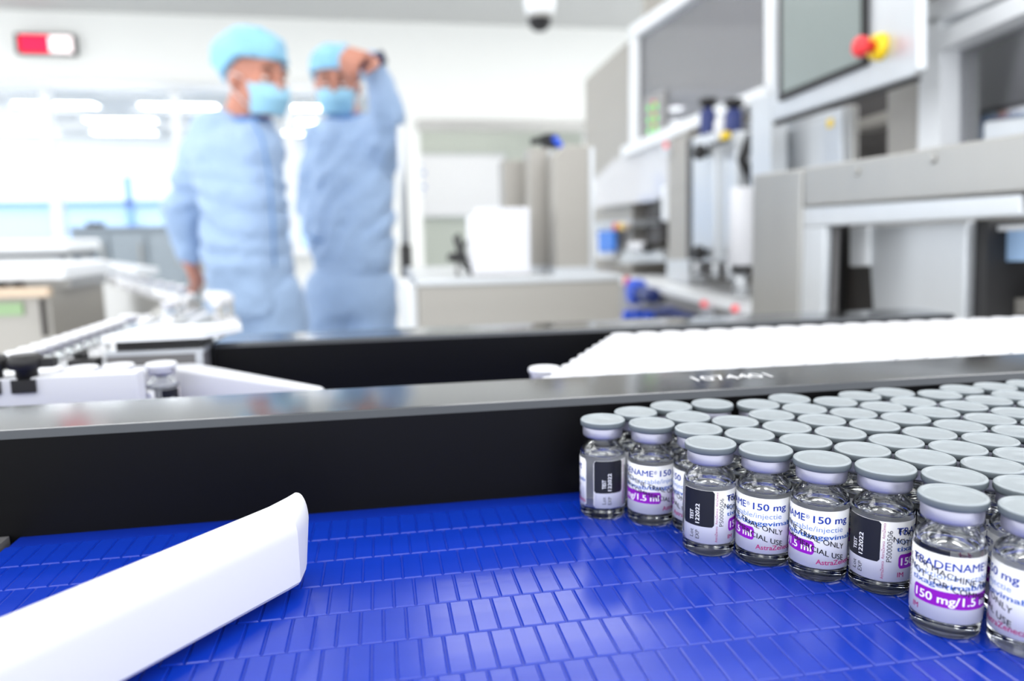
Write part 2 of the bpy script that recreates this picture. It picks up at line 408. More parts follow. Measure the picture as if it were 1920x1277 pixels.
ct = thing('white_counter', 'white counter with a thick rounded edge at the far left under the window', 'counter', (a.x, 4.4, 0))
bevel(MB().box(a.x-0.5, b.x, 4.4, 4.9, b.z+0.015, aty(60, 450, 4.4).z).build('worktop', 'white_paint', ct), 0.015, 3)
MB().box(a.x-0.5, b.x-0.02, 4.42, 4.88, b.z-0.012, b.z+0.015).build('under_frame', 'dark', ct)
for x in (a.x-0.4, b.x-0.1): 
    for y in (4.45, 4.84): MB().box(x, x+0.05, y-0.02, y+0.03, 0, b.z-0.012).build('leg', 'steel_light', ct)
# whiteboard in the doorway recess
a = aty(772, 292, WY+1.88); b = aty(945, 402, WY+1.88)
wbd = thing('whiteboard', 'bright whiteboard with faint blue notes inside the doorway', 'whiteboard', (a.x, WY+1.88, b.z))
MB().box(a.x, b.x, WY+1.86, WY+1.9, b.z, a.z).build('board', 'exit_white' if False else 'white_cap', wbd)
fr = MB()
for q in ((a.x-0.02, b.x+0.02, a.z, a.z+0.02), (a.x-0.02, b.x+0.02, b.z-0.02, b.z), (a.x-0.02, a.x, b.z, a.z), (b.x, b.x+0.02, b.z, a.z)):
    fr.box(q[0], q[1], WY+1.85, WY+1.9, q[2], q[3])
fr.build('frame', 'steel_light', wbd)
for i in range(5):
    z = a.z-0.09-0.07*i
    MB().box(a.x+0.04, a.x+0.10+0.03*(i % 2), WY+1.858, WY+1.86, z-0.03, z).build('note', 'ink_pale', wbd)

# ------------------------------------------------------------------ packing machine on the right (u, v, z frame)
def mbx(name, mats, parent, u0, u1, v0, v1, z0, z1, bev=0):
    o = MB(mw).box(u0, u1, v0, v1, z0, z1).build(name, mats, parent); fix_normals(o)
    if bev: bevel(o, bev, 2)
    return o
def face(name, mats, parent, pxs, u, th, bev=0):
    """solid whose outline on the plane u is a list of pixels; th = thickness towards larger u"""
    pts = [mp(x, y, u) for x, y in pxs]
    n = len(pts); m_ = MB(mw)
    m_.add([(u, v, z) for v, z in pts]+[(u+th, v, z) for v, z in pts],
           [tuple(range(n)), tuple(range(2*n-1, n-1, -1))]+[(i, i+n, (i+1) % n+n, (i+1) % n) for i in range(n)])
    o = m_.build(name, mats, parent); fix_normals(o)
    if bev: bevel(o, bev, 2)
    return o
def vz(px, py, u): return mp(px, py, u)
U = 0.75
base = mw(0.9, 1.8, 0)
pm = thing('packing_machine', 'tall steel packing machine with white framed windows and a blue-knobbed base on the right', 'machine', base)
v97 = vz(1097, 300, 0.80)[0]; v90 = vz(1186, 300, 0.80)[0]
# far end side panel
face('side_panel', 'steel_beige', pm, [(1097, 150), (1176, 78), (1186, 300), (1186, 640), (1097, 640)], 0.80, 0.5)
# upper window box: frame members
zt = vz(1300, -40, U)[1]
face('window_frame_post', 'white_paint', pm, [(1180, 68), (1193, 60), (1193, 276), (1180, 282)], U, 0.012)
face('window_frame_rail', 'white_paint', pm, [(1164, 276), (1442, 156), (1442, 180), (1164, 296)], U-0.012, 0.06)
face('window_frame_rail', 'white_paint', pm, [(1180, 50), (1297, -30), (1330, -30), (1180, 76)], U, 0.05)
face('window_frame_post', 'white_paint', pm, [(1434, -30), (1456, -30), (1456, 166), (1434, 176)], U-0.012, 0.06)
face('window_pane', 'machine_pane', pm, [(1193, 62), (1330, -30), (1434, -30), (1434, 172), (1193, 276)], U+0.02, 0.004)
# interior of the window box
va, vb = vz(1456, 100, U)[0], vz(1185, 100, U)[0]
zb = vz(1300, 228, U)[1]-0.03
mbx('interior_back', 'white_paint', pm, U+0.50, U+0.52, va, vb+0.6, zb, 2.5)
mbx('interior_floor', 'grey_paint', pm, U+0.05, U+0.5, va, vb+0.05, zb-0.02, zb)
mbx('interior_end', 'steel_beige', pm, U+0.05, U+0.5, vb+0.02, vb+0.05, zb, 2.4)
for q, (w0, w1, h0, h1) in enumerate(((va, vb, 1.62, 1.67), (va, vb, 1.80, 1.83), (va, vb, 1.98, 2.06))):
    mbx('cross_beam', 'grey_mid' if q != 1 else 'grey_paint', pm, U+0.42, U+0.5, w0, w1, h0, h1)
mbx('interior_post', 'steel', pm, U+0.36, U+0.44, (va+vb)/2, (va+vb)/2+0.09, zb, 2.4)
mbx('interior_cover', 'grey_mid', pm, U+0.25, U+0.48, va, va+0.35, zb, zb+0.28)
# signal lamps
sg = face('signal_board', 'grey_paint', pm, [(1206, 186), (1246, 168), (1246, 244), (1206, 260)], U+0.013, 0.004)
for i, py in enumerate((204, 226, 246)):
    for j, px in enumerate((1219, 1231)):
        v, z = vz(px, py-5*j, U+0.013)
        MB(lambda x, y, z_, v=v, z=z: mw(U+0.013-z_, v+x, z+y)).lathe([(0.0085, 0), (0.0085, 0.004), (0.006, 0.006)], 12).build('signal_lamp', 'led_green', sg)
    v, z = vz(1227, py-12, U+0.013)
    MB(lambda x, y, z_, v=v, z=z: mw(U+0.013-z_, v+x, z+y)).lathe([(0.006, 0), (0.006, 0.004), (0.004, 0.006)], 12).build('signal_lamp', 'led_red', sg)
# work zone behind: back wall, columns
mbx('back_wall', 'grey_paint', pm, 1.15, 1.18, 1.62, v97, 0.0, zb)
mbx('zone_floor', 'steel_beige', pm, 0.70, 1.15, 1.62, vb+0.5, 0.98, 1.0)
face('guard_panel', 'guard_pane', pm, [(1112, 340), (1150, 300), (1262, 258), (1262, 372), (1112, 390)], U+0.01, 0.006)
face('inner_door', 'grey_mid', pm, [(1185, 372), (1236, 368), (1236, 454), (1185, 458)], U+0.10, 0.03)
face('handle', 'white_paint', pm, [(1240, 350), (1250, 348), (1250, 412), (1240, 416)], U-0.03, 0.03, 0.004)
face('handle_mount', 'dark', pm, [(1232, 372), (1240, 371), (1240, 410), (1232, 412)], U-0.03, 0.06)
face('control_box', 'white_paint', pm, [(1117, 420), (1150, 420), (1150, 484), (1117, 484)], U+0.02, 0.05)
face('blue_cover', 'blue_bright', pm, [(1120, 433), (1150, 432), (1150, 472), (1122, 474)], U+0.005, 0.016, 0.004)
face('shelf', 'steel_light', pm, [(1112, 418), (1184, 412), (1184, 424), (1112, 428)], U, 0.1)
for px, mm in ((1158, 'red'), (1168, 'yellow'), (1176, 'orange')):
    v, z = vz(px, 425, U-0.01)
    MB(lambda x, y, z_, v=v, z=z: mw(U-0.01-z_, v+x, z+y)).lathe([(0.013, 0), (0.013, 0.012), (0.008, 0.017)], 12).build('push_button', mm, pm)
v, z = vz(1202, 463, U-0.03)
MB(lambda x, y, z_, v=v, z=z: mw(U-0.04+x, v+z_, z+y)).lathe([(0.014, -0.08), (0.017, -0.075), (0.017, 0.075), (0.014, 0.08)], 16).build('roller', 'white_plastic', pm)
MB(lambda x, y, z_, v=v, z=z: mw(U-0.04+x, v-0.10+z_, z+y)).lathe([(0.012, -0.02), (0.015, -0.015), (0.015, 0.02)], 14).build('roller_end', 'dark', pm)
face('tray', 'steel_light', pm, [(1170, 470), (1235, 468), (1250, 490), (1160, 494)], U-0.02, 0.12)
# column
face('column', 'steel_beige', pm, [(1253, 262), (1290, 248), (1290, 528), (1253, 520)], U-0.04, 0.12)
face('column_foot', 'steel_light', pm, [(1250, 488), (1292, 486), (1292, 532), (1250, 524)], U-0.06, 0.05)
ip = face('indicator', 'steel_light', pm, [(1240, 268), (1254, 263), (1254, 288), (1240, 292)], U-0.05, 0.02)
v, z = vz(1247, 272, U-0.055); MB(lambda x, y, z_, v=v, z=z: mw(U-0.05-z_, v+x, z+y)).lathe([(0.009, 0), (0.009, 0.006)], 12).build('red_lamp', 'led_red', ip)
face('dark_slot', 'dark', pm, [(1288, 262), (1297, 258), (1297, 505), (1288, 505)], U-0.05, 0.05)
# actuator unit
ua = 0.66
ac = face('actuator', 'steel_light', pm, [(1297, 258), (1340, 246), (1340, 492), (1297, 492)], ua, 0.06, 0.005)
face('actuator', 'steel_light', pm, [(1343, 256), (1380, 244), (1380, 494), (1343, 494)], ua+0.012, 0.05, 0.005)
for (px, py, r_) in ((1330, 285, 0.017), (1328, 474, 0.017)):
    v, z = vz(px, py, ua)
    MB(lambda x, y, z_, v=v, z=z: mw(ua-z_, v+x, z+y)).lathe([(r_*0.5, 0), (r_*0.5, 0.012), (r_, 0.014), (r_, 0.03), (r_*0.8, 0.034)], 16).build('knob', 'dark', ac)
v, z = vz(1358, 268, ua); MB(lambda x, y, z_, v=v, z=z: mw(ua-0.012+x, v+z_, z+y)).lathe([(0.005, -0.05), (0.005, 0.05)], 10).build('cross_rod', 'dark', ac)
v, z = vz(1362, 258, ua-0.012); mbx('lever', 'yellow', ac, ua-0.02, ua-0.005, v-0.006, v+0.012, z-0.004, z+0.012)
for (px, y0, y1) in ((1328, 186, 252), (1376, 188, 246)):
    v, z1 = vz(px, y0, ua+0.02); z0 = vz(px, y1, ua+0.02)[1]
    f = lambda x, y, z_, v=v: mw(ua+0.02+x, v+y, z_)
    vp = MB(f).lathe([(0.017, z0-0.01), (0.018, z0), (0.018, z0+(z1-z0)*0.62), (0.012, z0+(z1-z0)*0.72), (0.009, z1-0.018)], 16).build('valve', 'navy', pm)
    MB(f).lathe([(0.010, z1-0.022), (0.012, z1-0.016), (0.021, z1-0.010), (0.021, z1-0.002), (0.017, z1+0.002)], 18).build('handwheel', 'dark', vp)
v, z1 = vz(1353, 228, ua+0.02); 
MB(lambda x, y, z_, v=v: mw(ua+0.02+x, v+y, z_)).lathe([(0.013, z1-0.06), (0.016, z1-0.05), (0.016, z1), (0.010, z1+0.008)], 16).build('canister', 'white_cap', pm)
f = None
v0, zz1 = vz(1393, 352, ua-0.03); zz0 = vz(1393, 498, ua-0.03)[1]
MB(lambda x, y, z_: mw(ua-0.03+x, v0+y, z_)).lathe([(0.021, zz0), (0.024, zz0+0.004), (0.024, zz1-0.004), (0.021, zz1)], 20).build('cylinder', 'white_plastic', pm)
MB(lambda x, y, z_: mw(ua-0.03+x, v0+y, z_)).lathe([(0.02, zz0-0.012), (0.02, zz0)], 18).build('cylinder_base', 'dark', pm)
MB(lambda x, y, z_: mw(ua-0.03+x, v0+y, z_)).lathe([(0.012, zz0-0.06), (0.012, zz0-0.012)], 14).build('cylinder_rod', 'steel_light', pm)
face('hose_plate', 'dark_brown', pm, [(1380, 246), (1402, 240), (1402, 348), (1380, 352)], ua+0.04, 0.02)
for i in range(3):
    p0, p1 = vz(1386+7*i, 250, ua), vz(1384+7*i, 350, ua)
    MB(mw).tube([(ua+0.02, p0[0], p0[1]), (ua+0.0, p0[0], (p0[1]+p1[1])/2), (ua+0.03, p1[0], p1[1])], 0.004, 8).build('hose', 'dark', pm)
face('actuator_base', 'dark_brown', pm, [(1294, 492), (1384, 494), (1384, 520), (1294, 512)], ua+0.01, 0.08)
for px in (1310, 1345, 1372): 
    v, z = vz(px, 506, ua); MB(lambda x, y, z_, v=v: mw(ua-0.004+x, v+y, z_)).lathe([(0.008, z-0.02), (0.008, z+0.015)], 10).build('bolt', 'steel_light', pm)
face('right_panel', 'steel_light', pm, [(1408, 186), (1446, 176), (1446, 345), (1408, 352)], ua, 0.03)
# base
ub = 0.62
face('base_body', 'grey_paint', pm, [(1160, 530), (1215, 545), (1412, 592), (1412, 660), (1160, 660)], ub, 0.23)
face('base_edge', 'white_paint', pm, [(1160, 518), (1215, 533), (1412, 576), (1412, 592), (1215, 545), (1160, 530)], ub-0.012, 0.24)
mbx('base_plinth', 'grey_paint', pm, ub+0.02, 0.85, 1.30, v97, 0.0, 0.98)
for px, py in ((1324, 575), (1383, 584)):
    pl = face('switch_plate', 'steel_light', pm, [(px-11, py-18), (px+11, py-14), (px+11, py+18), (px-11, py+14)], ub-0.008, 0.008)
    v, z = vz(px, py-5, ub-0.01); MB(lambda x, y, z_, v=v, z=z: mw(ub-0.008-z_, v+x, z+y)).lathe([(0.007, 0), (0.007, 0.010), (0.005, 0.013)], 14).build('red_button', 'led_red', pl)
v, z = vz(1172, 527, ub-0.02); MB(lambda x, y, z_: mw(ub-0.016-z_, v+x, z+y)).lathe([(0.012, -0.01), (0.012, 0.006)], 12).build('red_knob', 'red', pm)
v2, z2 = vz(1194, 547, ub-0.03)
bk = MB(lambda x, y, z_: mw(ub-0.02-z_, v2+x, z2+y)).lathe([(0.03, -0.01), (0.034, 0.0), (0.034, 0.03), (0.028, 0.034)], 20).build('blue_knob', 'blue_plastic', pm)
MB(lambda x, y, z_: mw(ub-0.03+x, v2+z_, z2+y)).lathe([(0.015, -0.15), (0.02, -0.14), (0.02, -0.03)], 16).build('knob_barrel', 'navy', bk)
for i, (px, py, r_) in enumerate(((1176, 594, 0.022), (1196, 592, 0.02), (1216, 594, 0.018), (1236, 588, 0.016), (1252, 586, 0.015), (1268, 592, 0.014), (1284, 596, 0.012))):
    v3, z3 = vz(px, py, ub-0.03)
    MB(lambda x, y, z_, v3=v3, z3=z3: mw(ub-z_, v3+x, z3+y)).lathe([(r_*0.6, 0), (r_*0.6, 0.012), (r_, 0.014), (r_*0.95, 0.036), (r_*0.5, 0.042)], 14).build('star_knob', 'blue_plastic' if i < 3 else 'navy', pm)

# operator panel
uh = 0.60
hm = thing('operator_panel', 'operator terminal with a grey touch screen and red emergency stop button', 'control panel', mw(uh, vz(1580, 100, uh)[0], vz(1580, 180, uh)[1]))
face('enclosure', 'steel_light', hm, [(1446, -60), (1722, -60), (1722, 130), (1712, 143), (1446, 228)], uh, 0.014, 0.004)
face('shadow_strip', 'dark', hm, [(1450, 228), (1712, 144), (1712, 152), (1450, 236)], uh+0.003, 0.010)  # dark strip stands in for the shadow beneath the terminal
bz = face('screen_bezel', 'dark', hm, [(1459, -60), (1622, -60), (1622, 122), (1459, 190)], uh-0.006, 0.006)
face('display', 'screen', bz, [(1467, -50), (1612, -50), (1612, 114), (1467, 174)], uh-0.008, 0.002)
v, z = vz(1652, 88, uh)
es = MB(lambda x, y, z_: mw(uh-z_, v+x, z+y)).lathe([(0.017, 0), (0.017, 0.003), (0.015, 0.011), (0.012, 0.012)], 24).build('emergency_stop', 'yellow', hm, 'red mushroom button on a yellow collar')
MB(lambda x, y, z_: mw(uh-z_, v+x, z+y)).lathe([(0.007, 0.012), (0.007, 0.022), (0.0125, 0.023), (0.013, 0.031), (0.010, 0.035), (0.004, 0.036)], 24).build('mushroom_button', 'red', es)
mbx('support_arm', 'steel', hm, uh+0.014, 0.70, vz(1600, 100, uh)[0]-0.05, vz(1600, 100, uh)[0]+0.05, 1.45, 1.6)

# body behind the terminal
eb = thing('junction_box', 'brushed stainless junction box with a hinged lid below the operator terminal', 'box', mw(0.72, vz(1520, 300, 0.72)[0], vz(1520, 320, 0.72)[1]))
face('body', 'steel_light', eb, [(1446, 238), (1580, 200), (1580, 318), (1446, 345)], 0.72, 0.014, 0.003)
face('lid', 'steel_light', eb, [(1447, 252), (1578, 212), (1578, 316), (1447, 340)], 0.712, 0.008, 0.003)
face('hinge', 'steel', eb, [(1582, 198), (1598, 196), (1598, 312), (1582, 316)], 0.715, 0.012, 0.003)
v, z = vz(1556, 231, 0.711); mbx('yellow_sticker', 'yellow', eb, 0.7105, 0.712, v-0.008, v+0.008, z-0.007, z+0.007)

hb = pm
face('dark_opening', 'dark_brown', hb, [(1560, 200), (1690, 140), (1690, 340), (1560, 340)], 0.855, 0.012)
face('inner_ledge', 'steel_beige', hb, [(1598, 228), (1668, 206), (1668, 228), (1598, 248)], 0.79, 0.04)
face('terminal_column', 'steel_beige', hb, [(1664, 120), (1722, 100), (1722, 330), (1664, 330)], 0.74, 0.05)
mbx('rear_housing', 'grey_paint', hb, 0.87, 1.14, 1.30, 1.60, 0.0, 1.42)

gd = thing('machine_enclosure', 'white framed glazed enclosure at the right edge above the long steel beam', 'machine enclosure', mw(0.8, 0.85, 0))
ug = 0.72
face('frame_post', 'white_paint', gd, [(1724, 40), (1762, 30), (1762, 330), (1720, 330)], ug, 0.06)
face('frame_rail', 'white_paint', gd, [(1755, 62), (2040, -72), (2040, -30), (1755, 96)], ug-0.004, 0.06)
face('header_panel', 'white_paint', gd, [(1724, -60), (2040, -180), (2040, -72), (1724, 54)], ug, 0.05)
face('inner_post', 'steel_light', gd, [(1762, 92), (1780, 84), (1780, 300), (1762, 304)], ug+0.015, 0.03)
face('window_pane', 'enclosure_pane', gd, [(1778, 84), (2040, -32), (2040, 260), (1778, 300)], ug+0.03, 0.004)
face('interior_panel', 'grey_mid', gd, [(1772, 100), (2140, -100), (2140, 340), (1772, 340)], ug+0.10, 0.02)
face('interior_pillar', 'grey_paint', gd, [(1862, 30), (1900, 14), (1900, 300), (1862, 310)], ug+0.08, 0.03)
face('ledge_box', 'steel_light', gd, [(1842, 228), (2040, 206), (2040, 300), (1842, 300)], ug-0.05, 0.07, 0.004)
mbx('body', 'steel_beige', gd, ug+0.05, ug+0.5, 0.3, vz(1722, 200, ug)[0]-0.02, 0.0, 1.25)
mbx('end_wall', 'steel_beige', gd, ug+0.06, ug+0.14, vz(1722, 200, ug)[0]-0.03, vz(1722, 200, ug)[0]-0.01, 1.25, 2.2)

# gantry over the second belt
ugn = 0.46
ga = thing('conveyor_gantry', 'grey steel gantry with a long beam over the pack of white-capped vials', 'gantry', mw(ugn+0.1, 0.7, BELT-0.02))
face('tower', 'steel', ga, [(1411, 328), (1503, 316), (1497, 604), (1407, 606)], ugn, 0.012, 0.003)
face('beam', 'steel', ga, [(1507, 315), (2060, 226), (2060, 351), (1506, 388)], ugn, 0.055, 0.003)
face('seam', 'dark', ga, [(1503, 318), (1507, 317), (1506, 390), (1502, 391)], ugn+0.006, 0.04)
face('lower_beam', 'steel_light', ga, [(1502, 389), (1914, 362), (1914, 405), (1501, 426)], ugn+0.004, 0.03, 0.002)
face('beam_end', 'steel', ga, [(1914, 363), (2060, 352), (2060, 396), (1914, 405)], ugn+0.012, 0.045)
face('leg', 'steel_light', ga, [(1501, 426), (1546, 424), (1540, 606), (1496, 606)], ugn+0.004, 0.010, 0.002)
face('leg_return', 'grey_mid', ga, [(1546, 424), (1568, 423), (1563, 606), (1540, 606)], ugn+0.016, 0.004)
face('dark_cover', 'dark_brown', ga, [(1566, 424), (1642, 421), (1642, 606), (1561, 606)], ugn+0.09, 0.01)
face('dark_edge', 'dark', ga, [(1568, 423), (1576, 423), (1571, 606), (1563, 606)], ugn+0.08, 0.01)
dr = face('door', 'steel_light', ga, [(1626, 424), (1812, 414), (1806, 606), (1638, 606)], ugn+0.06, 0.012, 0.002)
face('bracket', 'white_paint', ga, [(1592, 425), (1626, 423), (1626, 498), (1592, 500)], ugn+0.055, 0.02, 0.002)
face('black_post', 'dark', ga, [(1812, 414), (1852, 412), (1848, 606), (1806, 606)], ugn+0.07, 0.05)
face('blue_plate', 'pale_blue_panel', ga, [(1855, 432), (2040, 424), (2040, 488), (1855, 490)], ugn+0.09, 0.02)
face('bright_edge', 'white_paint', ga, [(1853, 424), (2040, 414), (2040, 426), (1853, 434)], ugn+0.08, 0.03)
face('lower_opening', 'dark_brown', ga, [(1850, 490), (2040, 488), (2040, 606), (1848, 606)], ugn+0.12, 0.02)
face('shim', 'steel_beige', ga, [(1856, 562), (1872, 562), (1872, 590), (1856, 590)], ugn+0.10, 0.02)
face('shim', 'steel_beige', ga, [(1890, 560), (2040, 556), (2040, 590), (1890, 590)], ugn+0.10, 0.02)
for px, py in ((1608, 321), (1750, 298)):
    v, z = vz(px, py, ugn); MB(lambda x, y, z_, v=v, z=z: mw(ugn-z_, v+x, z+y)).lathe([(0.0045, -0.001), (0.0045, 0.0015), (0.003, 0.003)], 12).build('screw', 'steel', ga)
bv0 = vz(2060, 500, ugn)[0]; bv1 = vz(1407, 500, ugn)[0]
mbx('gantry_base', 'steel_beige', ga, ugn+0.004, ugn+0.16, 0.58, bv1, 0.0, 1.022)

# ------------------------------------------------------------------ mid-ground furniture beyond the rails
fb = thing('steel_trough', 'long brushed steel box with a light rim standing beyond the far rail', 'steel box', (0.25, 1.4, 0))
a = aty(784, 530, 1.25); b = aty(1162, 530, 1.25)
MB().box(a.x, b.x, 1.25, 1.75, 0.0, a.z-0.006).build('body', 'steel_beige', fb)
rim = MB().box(a.x-0.004, b.x+0.002, 1.246, 1.75, a.z-0.006, aty(900, 521, 1.25).z); bevel(rim.build('rim', 'steel_light', fb), 0.002)
ep = MB().box(a.x-0.02, a.x, 1.27, 1.6, 0.9, a.z-0.01); bevel(ep.build('end_plate', 'white_paint', fb), 0.004)
TZ = aty(900, 521, 1.25).z
def tower(pl, pr, pt, Y, dep, label, cham=0, mm='steel_beige'):
    a = aty(pl, pt, Y); b = aty(pr, pt, Y)
    t = thing('magazine_column', label, 'column', ((a.x+b.x)/2, Y, TZ))
    c = cham; z1 = a.z
    o = MB(lambda x, y, z: Vector((x, z, y))).prism([(a.x, TZ), (b.x, TZ), (b.x, z1), (a.x+c, z1), (a.x, z1-c)], Y, Y+dep).build('column_body', mm, t); fix_normals(o); bevel(o, 0.004)
    MB().box(a.x-0.003, b.x+0.003, Y-0.004, Y+dep, TZ, TZ+0.012).build('foot_flange', 'steel_light', t)
    o = MB().box(b.x-0.008, b.x, Y-0.003, Y, TZ+0.012, z1-0.004).build('edge_strip', 'steel_light', t)
    return t
tower(1040, 1113, 272, 1.30, 0.05, 'front steel column with a chamfered top corner beside the machine', 0.018)
tower(994, 1036, 277, 1.38, 0.06, 'second steel column, just left of the chamfered front column', 0.0)
tower(944, 992, 300, 1.48, 0.06, 'shortest rear steel column behind the stack of paper', 0.0)
# clamp with blue hose on top of the second column
p = aty(1030, 277, 1.40)
cl = thing('pneumatic_valve', 'small black valve with a blue hose end on top of the second steel column', 'valve', (p.x, 1.40, p.z))
MB().box(p.x-0.012, p.x+0.014, 1.39, 1.42, p.z, p.z+0.024).build('valve_body', 'dark', cl)
MB().tube([(p.x-0.012, 1.40, p.z+0.016), (p.x-0.035, 1.40, p.z+0.010)], 0.006, 8).build('elbow', 'dark', cl)
MB().tube([(p.x+0.006, 1.385, p.z+0.016), (p.x+0.014, 1.375, p.z+0.004), (p.x+0.018, 1.372, p.z-0.012)], 0.006, 8).build('hose_end', 'blue_plastic', cl)
# stack of folded paper leaflets
a = aty(884, 392, 1.27); b = aty(992, 390, 1.27)
sk = thing('leaflet_stack', 'stack of upright white folded paper leaflets in a holder in front of the steel columns', 'paper stack', ((a.x+b.x)/2, 1.3, TZ))
m_ = MB(); nn = 26
for i in range(nn):
    x0 = a.x+(b.x-a.x)*i/nn; dz = 0.003*math.sin(i*2.1)-(0.012 if i < 4 else 0)
    m_.box(x0+0.0003, x0+(b.x-a.x)/nn-0.0003, 1.27+0.002*math.sin(i*1.7), 1.35, TZ+0.004, a.z+dz)
o = m_.build('leaflets', 'paper', sk); o['kind'] = 'stuff'
MB().box(a.x-0.004, b.x+0.004, 1.265, 1.355, TZ, TZ+0.004).build('holder_base', 'steel', sk)
MB().tube([(a.x-0.022, 1.30, TZ+0.075), (a.x-0.010, 1.30, TZ+0.03), (a.x+0.004, 1.30, TZ+0.004)], 0.0035, 8).build('holder_arm', 'dark', sk)
MB().tube([(a.x-0.030, 1.28, TZ+0.07), (a.x-0.016, 1.28, TZ+0.02), (a.x+0.002, 1.28, TZ+0.004)], 0.003, 8).build('holder_arm', 'dark', sk)
# small black clamp
p = aty(857, 484, 1.34)
kc = thing('clamp_knob', 'black star knob on a thin rod left of the paper stack', 'clamp', (p.x, 1.34, TZ))
MB().lathe([(0.004, TZ), (0.004, p.z)], 10, (p.x, 1.34, 0)).build('rod', 'steel', kc)
MB().lathe([(0.008, p.z-0.006), (0.018, p.z-0.004), (0.018, p.z+0.006), (0.010, p.z+0.010)], 16, (p.x, 1.34, 0)).build('knob', 'dark', kc)
MB().tube([(p.x+0.004, 1.34, p.z+0.006), (p.x+0.018, 1.345, p.z+0.03)], 0.003, 8).build('lever', 'dark', kc)
# slim post with black sleeve
p = aty(766, 610, 2.1)
st = thing('slim_post', 'slim grey stand pole with a black lower sleeve beside the pointing person', 'pole', (p.x, 2.1, 0))
zt_ = aty(768, 235, 2.1).z; zm = aty(766, 462, 2.1).z
MB().lathe([(0.012, zm), (0.012, zt_-0.01), (0.006, zt_)], 14, (p.x, 2.1, 0)).build('pole', 'steel_light', st)
MB().lathe([(0.017, 0.03), (0.017, zm), (0.012, zm+0.006)], 14, (p.x, 2.1, 0)).build('sleeve', 'dark', st)
MB().lathe([(0.14, 0), (0.14, 0.02), (0.02, 0.035)], 24, (p.x, 2.1, 0)).build('foot', 'dark', st)
# ------------------------------------------------------------------ people
def oriented(fx, fz=0.0):
    """rotation whose local -Y looks along the horizontal direction fx (world xy), tilted down by fz"""
    f = Vector((fx[0], fx[1], -fz)).normalized(); z = Vector((0, 0, 1)); x = z.cross(-f) * -1
    x = (-f).cross(z) * -1
    y = -f; x = y.cross(z).normalized(); z = x.cross(y).normalized()
    return Matrix((x, y, z)).transposed()
RH = Vector((math.cos(YAW), -math.sin(YAW), 0)); FH = Vector((math.sin(YAW), math.cos(YAW), 0))
def loft(mb, rings, n=24):
    """rings: (centre, half width along RH, half depth along FH)"""
    vs = []; fs = []
    for c, hw, hd in rings:
        for i in range(n):
            a = 2*PI*i/n; ca, sa = math.cos(a), math.sin(a)
            e = 0.8
            vs.append(tuple(c+RH*(hw*math.copysign(abs(ca)**e, ca))+FH*(hd*math.copysign(abs(sa)**e, sa))))
    for j in range(len(rings)-1):
        for i in range(n): fs.append((j*n+i, j*n+(i+1) % n, (j+1)*n+(i+1) % n, (j+1)*n+i))
    fs.append(tuple(range(n-1, -1, -1))); fs.append(tuple((len(rings)-1)*n+i for i in range(n)))
    mb.add(vs, fs, 0, True)
def head_parts(mb, hc, M, s=1.0):
    def L(x, y, z): return hc + M @ Vector((x*s, y*s, z*s))
    mb.ball(L(0, 0.008, 0.03), (0.076*s, 0.095*s, 0.088*s), M)          # skull
    mb.ball(L(0, -0.022, -0.03), (0.064*s, 0.070*s, 0.085*s), M)        # face
    mb.ball(L(0, -0.045, -0.088), (0.036*s, 0.035*s, 0.028*s), M)       # chin
    mb.ball(L(0, -0.085, 0.012), (0.05*s, 0.02*s, 0.012*s), M)          # brow
    mb.capsule(L(0, -0.092, 0.005), 0.008*s, L(0, -0.112, -0.03), 0.013*s)  # nose
    mb.capsule(L(0, -0.09, -0.062), 0.016*s, L(0, -0.088, -0.066), 0.016*s) # mouth
    for sx in (-1, 1):
        mb.ball(L(sx*0.077, 0.015, -0.01), (0.010*s, 0.020*s, 0.032*s), M)  # ears
        mb.ball(L(sx*0.045, -0.065, -0.022), (0.024*s, 0.022*s, 0.02*s), M) # cheeks
    return L
def hand(mb, w, d, palm_n, s=1.0, curl=1.0, point=True):
    """hand from wrist w along d; palm_n = palm normal; five separate fingers"""
    d = Vector(d).normalized(); pn = Vector(palm_n); pn = (pn-d*pn.dot(d)).normalized(); sd = d.cross(pn)
    w = Vector(w)
    for k in (-0.028, -0.010, 0.010, 0.028):
        mb.capsule(w+sd*k*0.7*s, 0.016*s, w+d*0.085*s+sd*k*s, 0.0125*s)
    lens = (0.040, 0.046, 0.043, 0.034)
    for i, k in enumerate((0.030, 0.010, -0.010, -0.029)):
        p = w+d*0.088*s+sd*k*s
        if i == 0 and point: ang = (0.25, 0.4, 0.5)
        else: ang = (1.1*curl, 2.3*curl, 3.1*curl)
        l = lens[i]*s
        for j in range(3):
            dd = d*math.cos(ang[j])+pn*math.sin(ang[j]); q = p+dd*l*(1, 0.7, 0.55)[j]
            mb.capsule(p, (0.0100, 0.0092, 0.0084)[j]*s, q, (0.0094, 0.0086, 0.0075)[j]*s, 10); p = q
    p = w+d*0.03*s+sd*0.032*s
    for j, (a, l) in enumerate(((0.6, 0.042), (0.25, 0.034), (-0.15, 0.028))):
        dd = (d*math.cos(a)+sd*math.sin(a)+pn*(0.35+0.3*j)).normalized(); q = p+dd*l*s
        mb.capsule(p, (0.013-0.0015*j)*s, q, (0.0118-0.0015*j)*s, 10); p = q
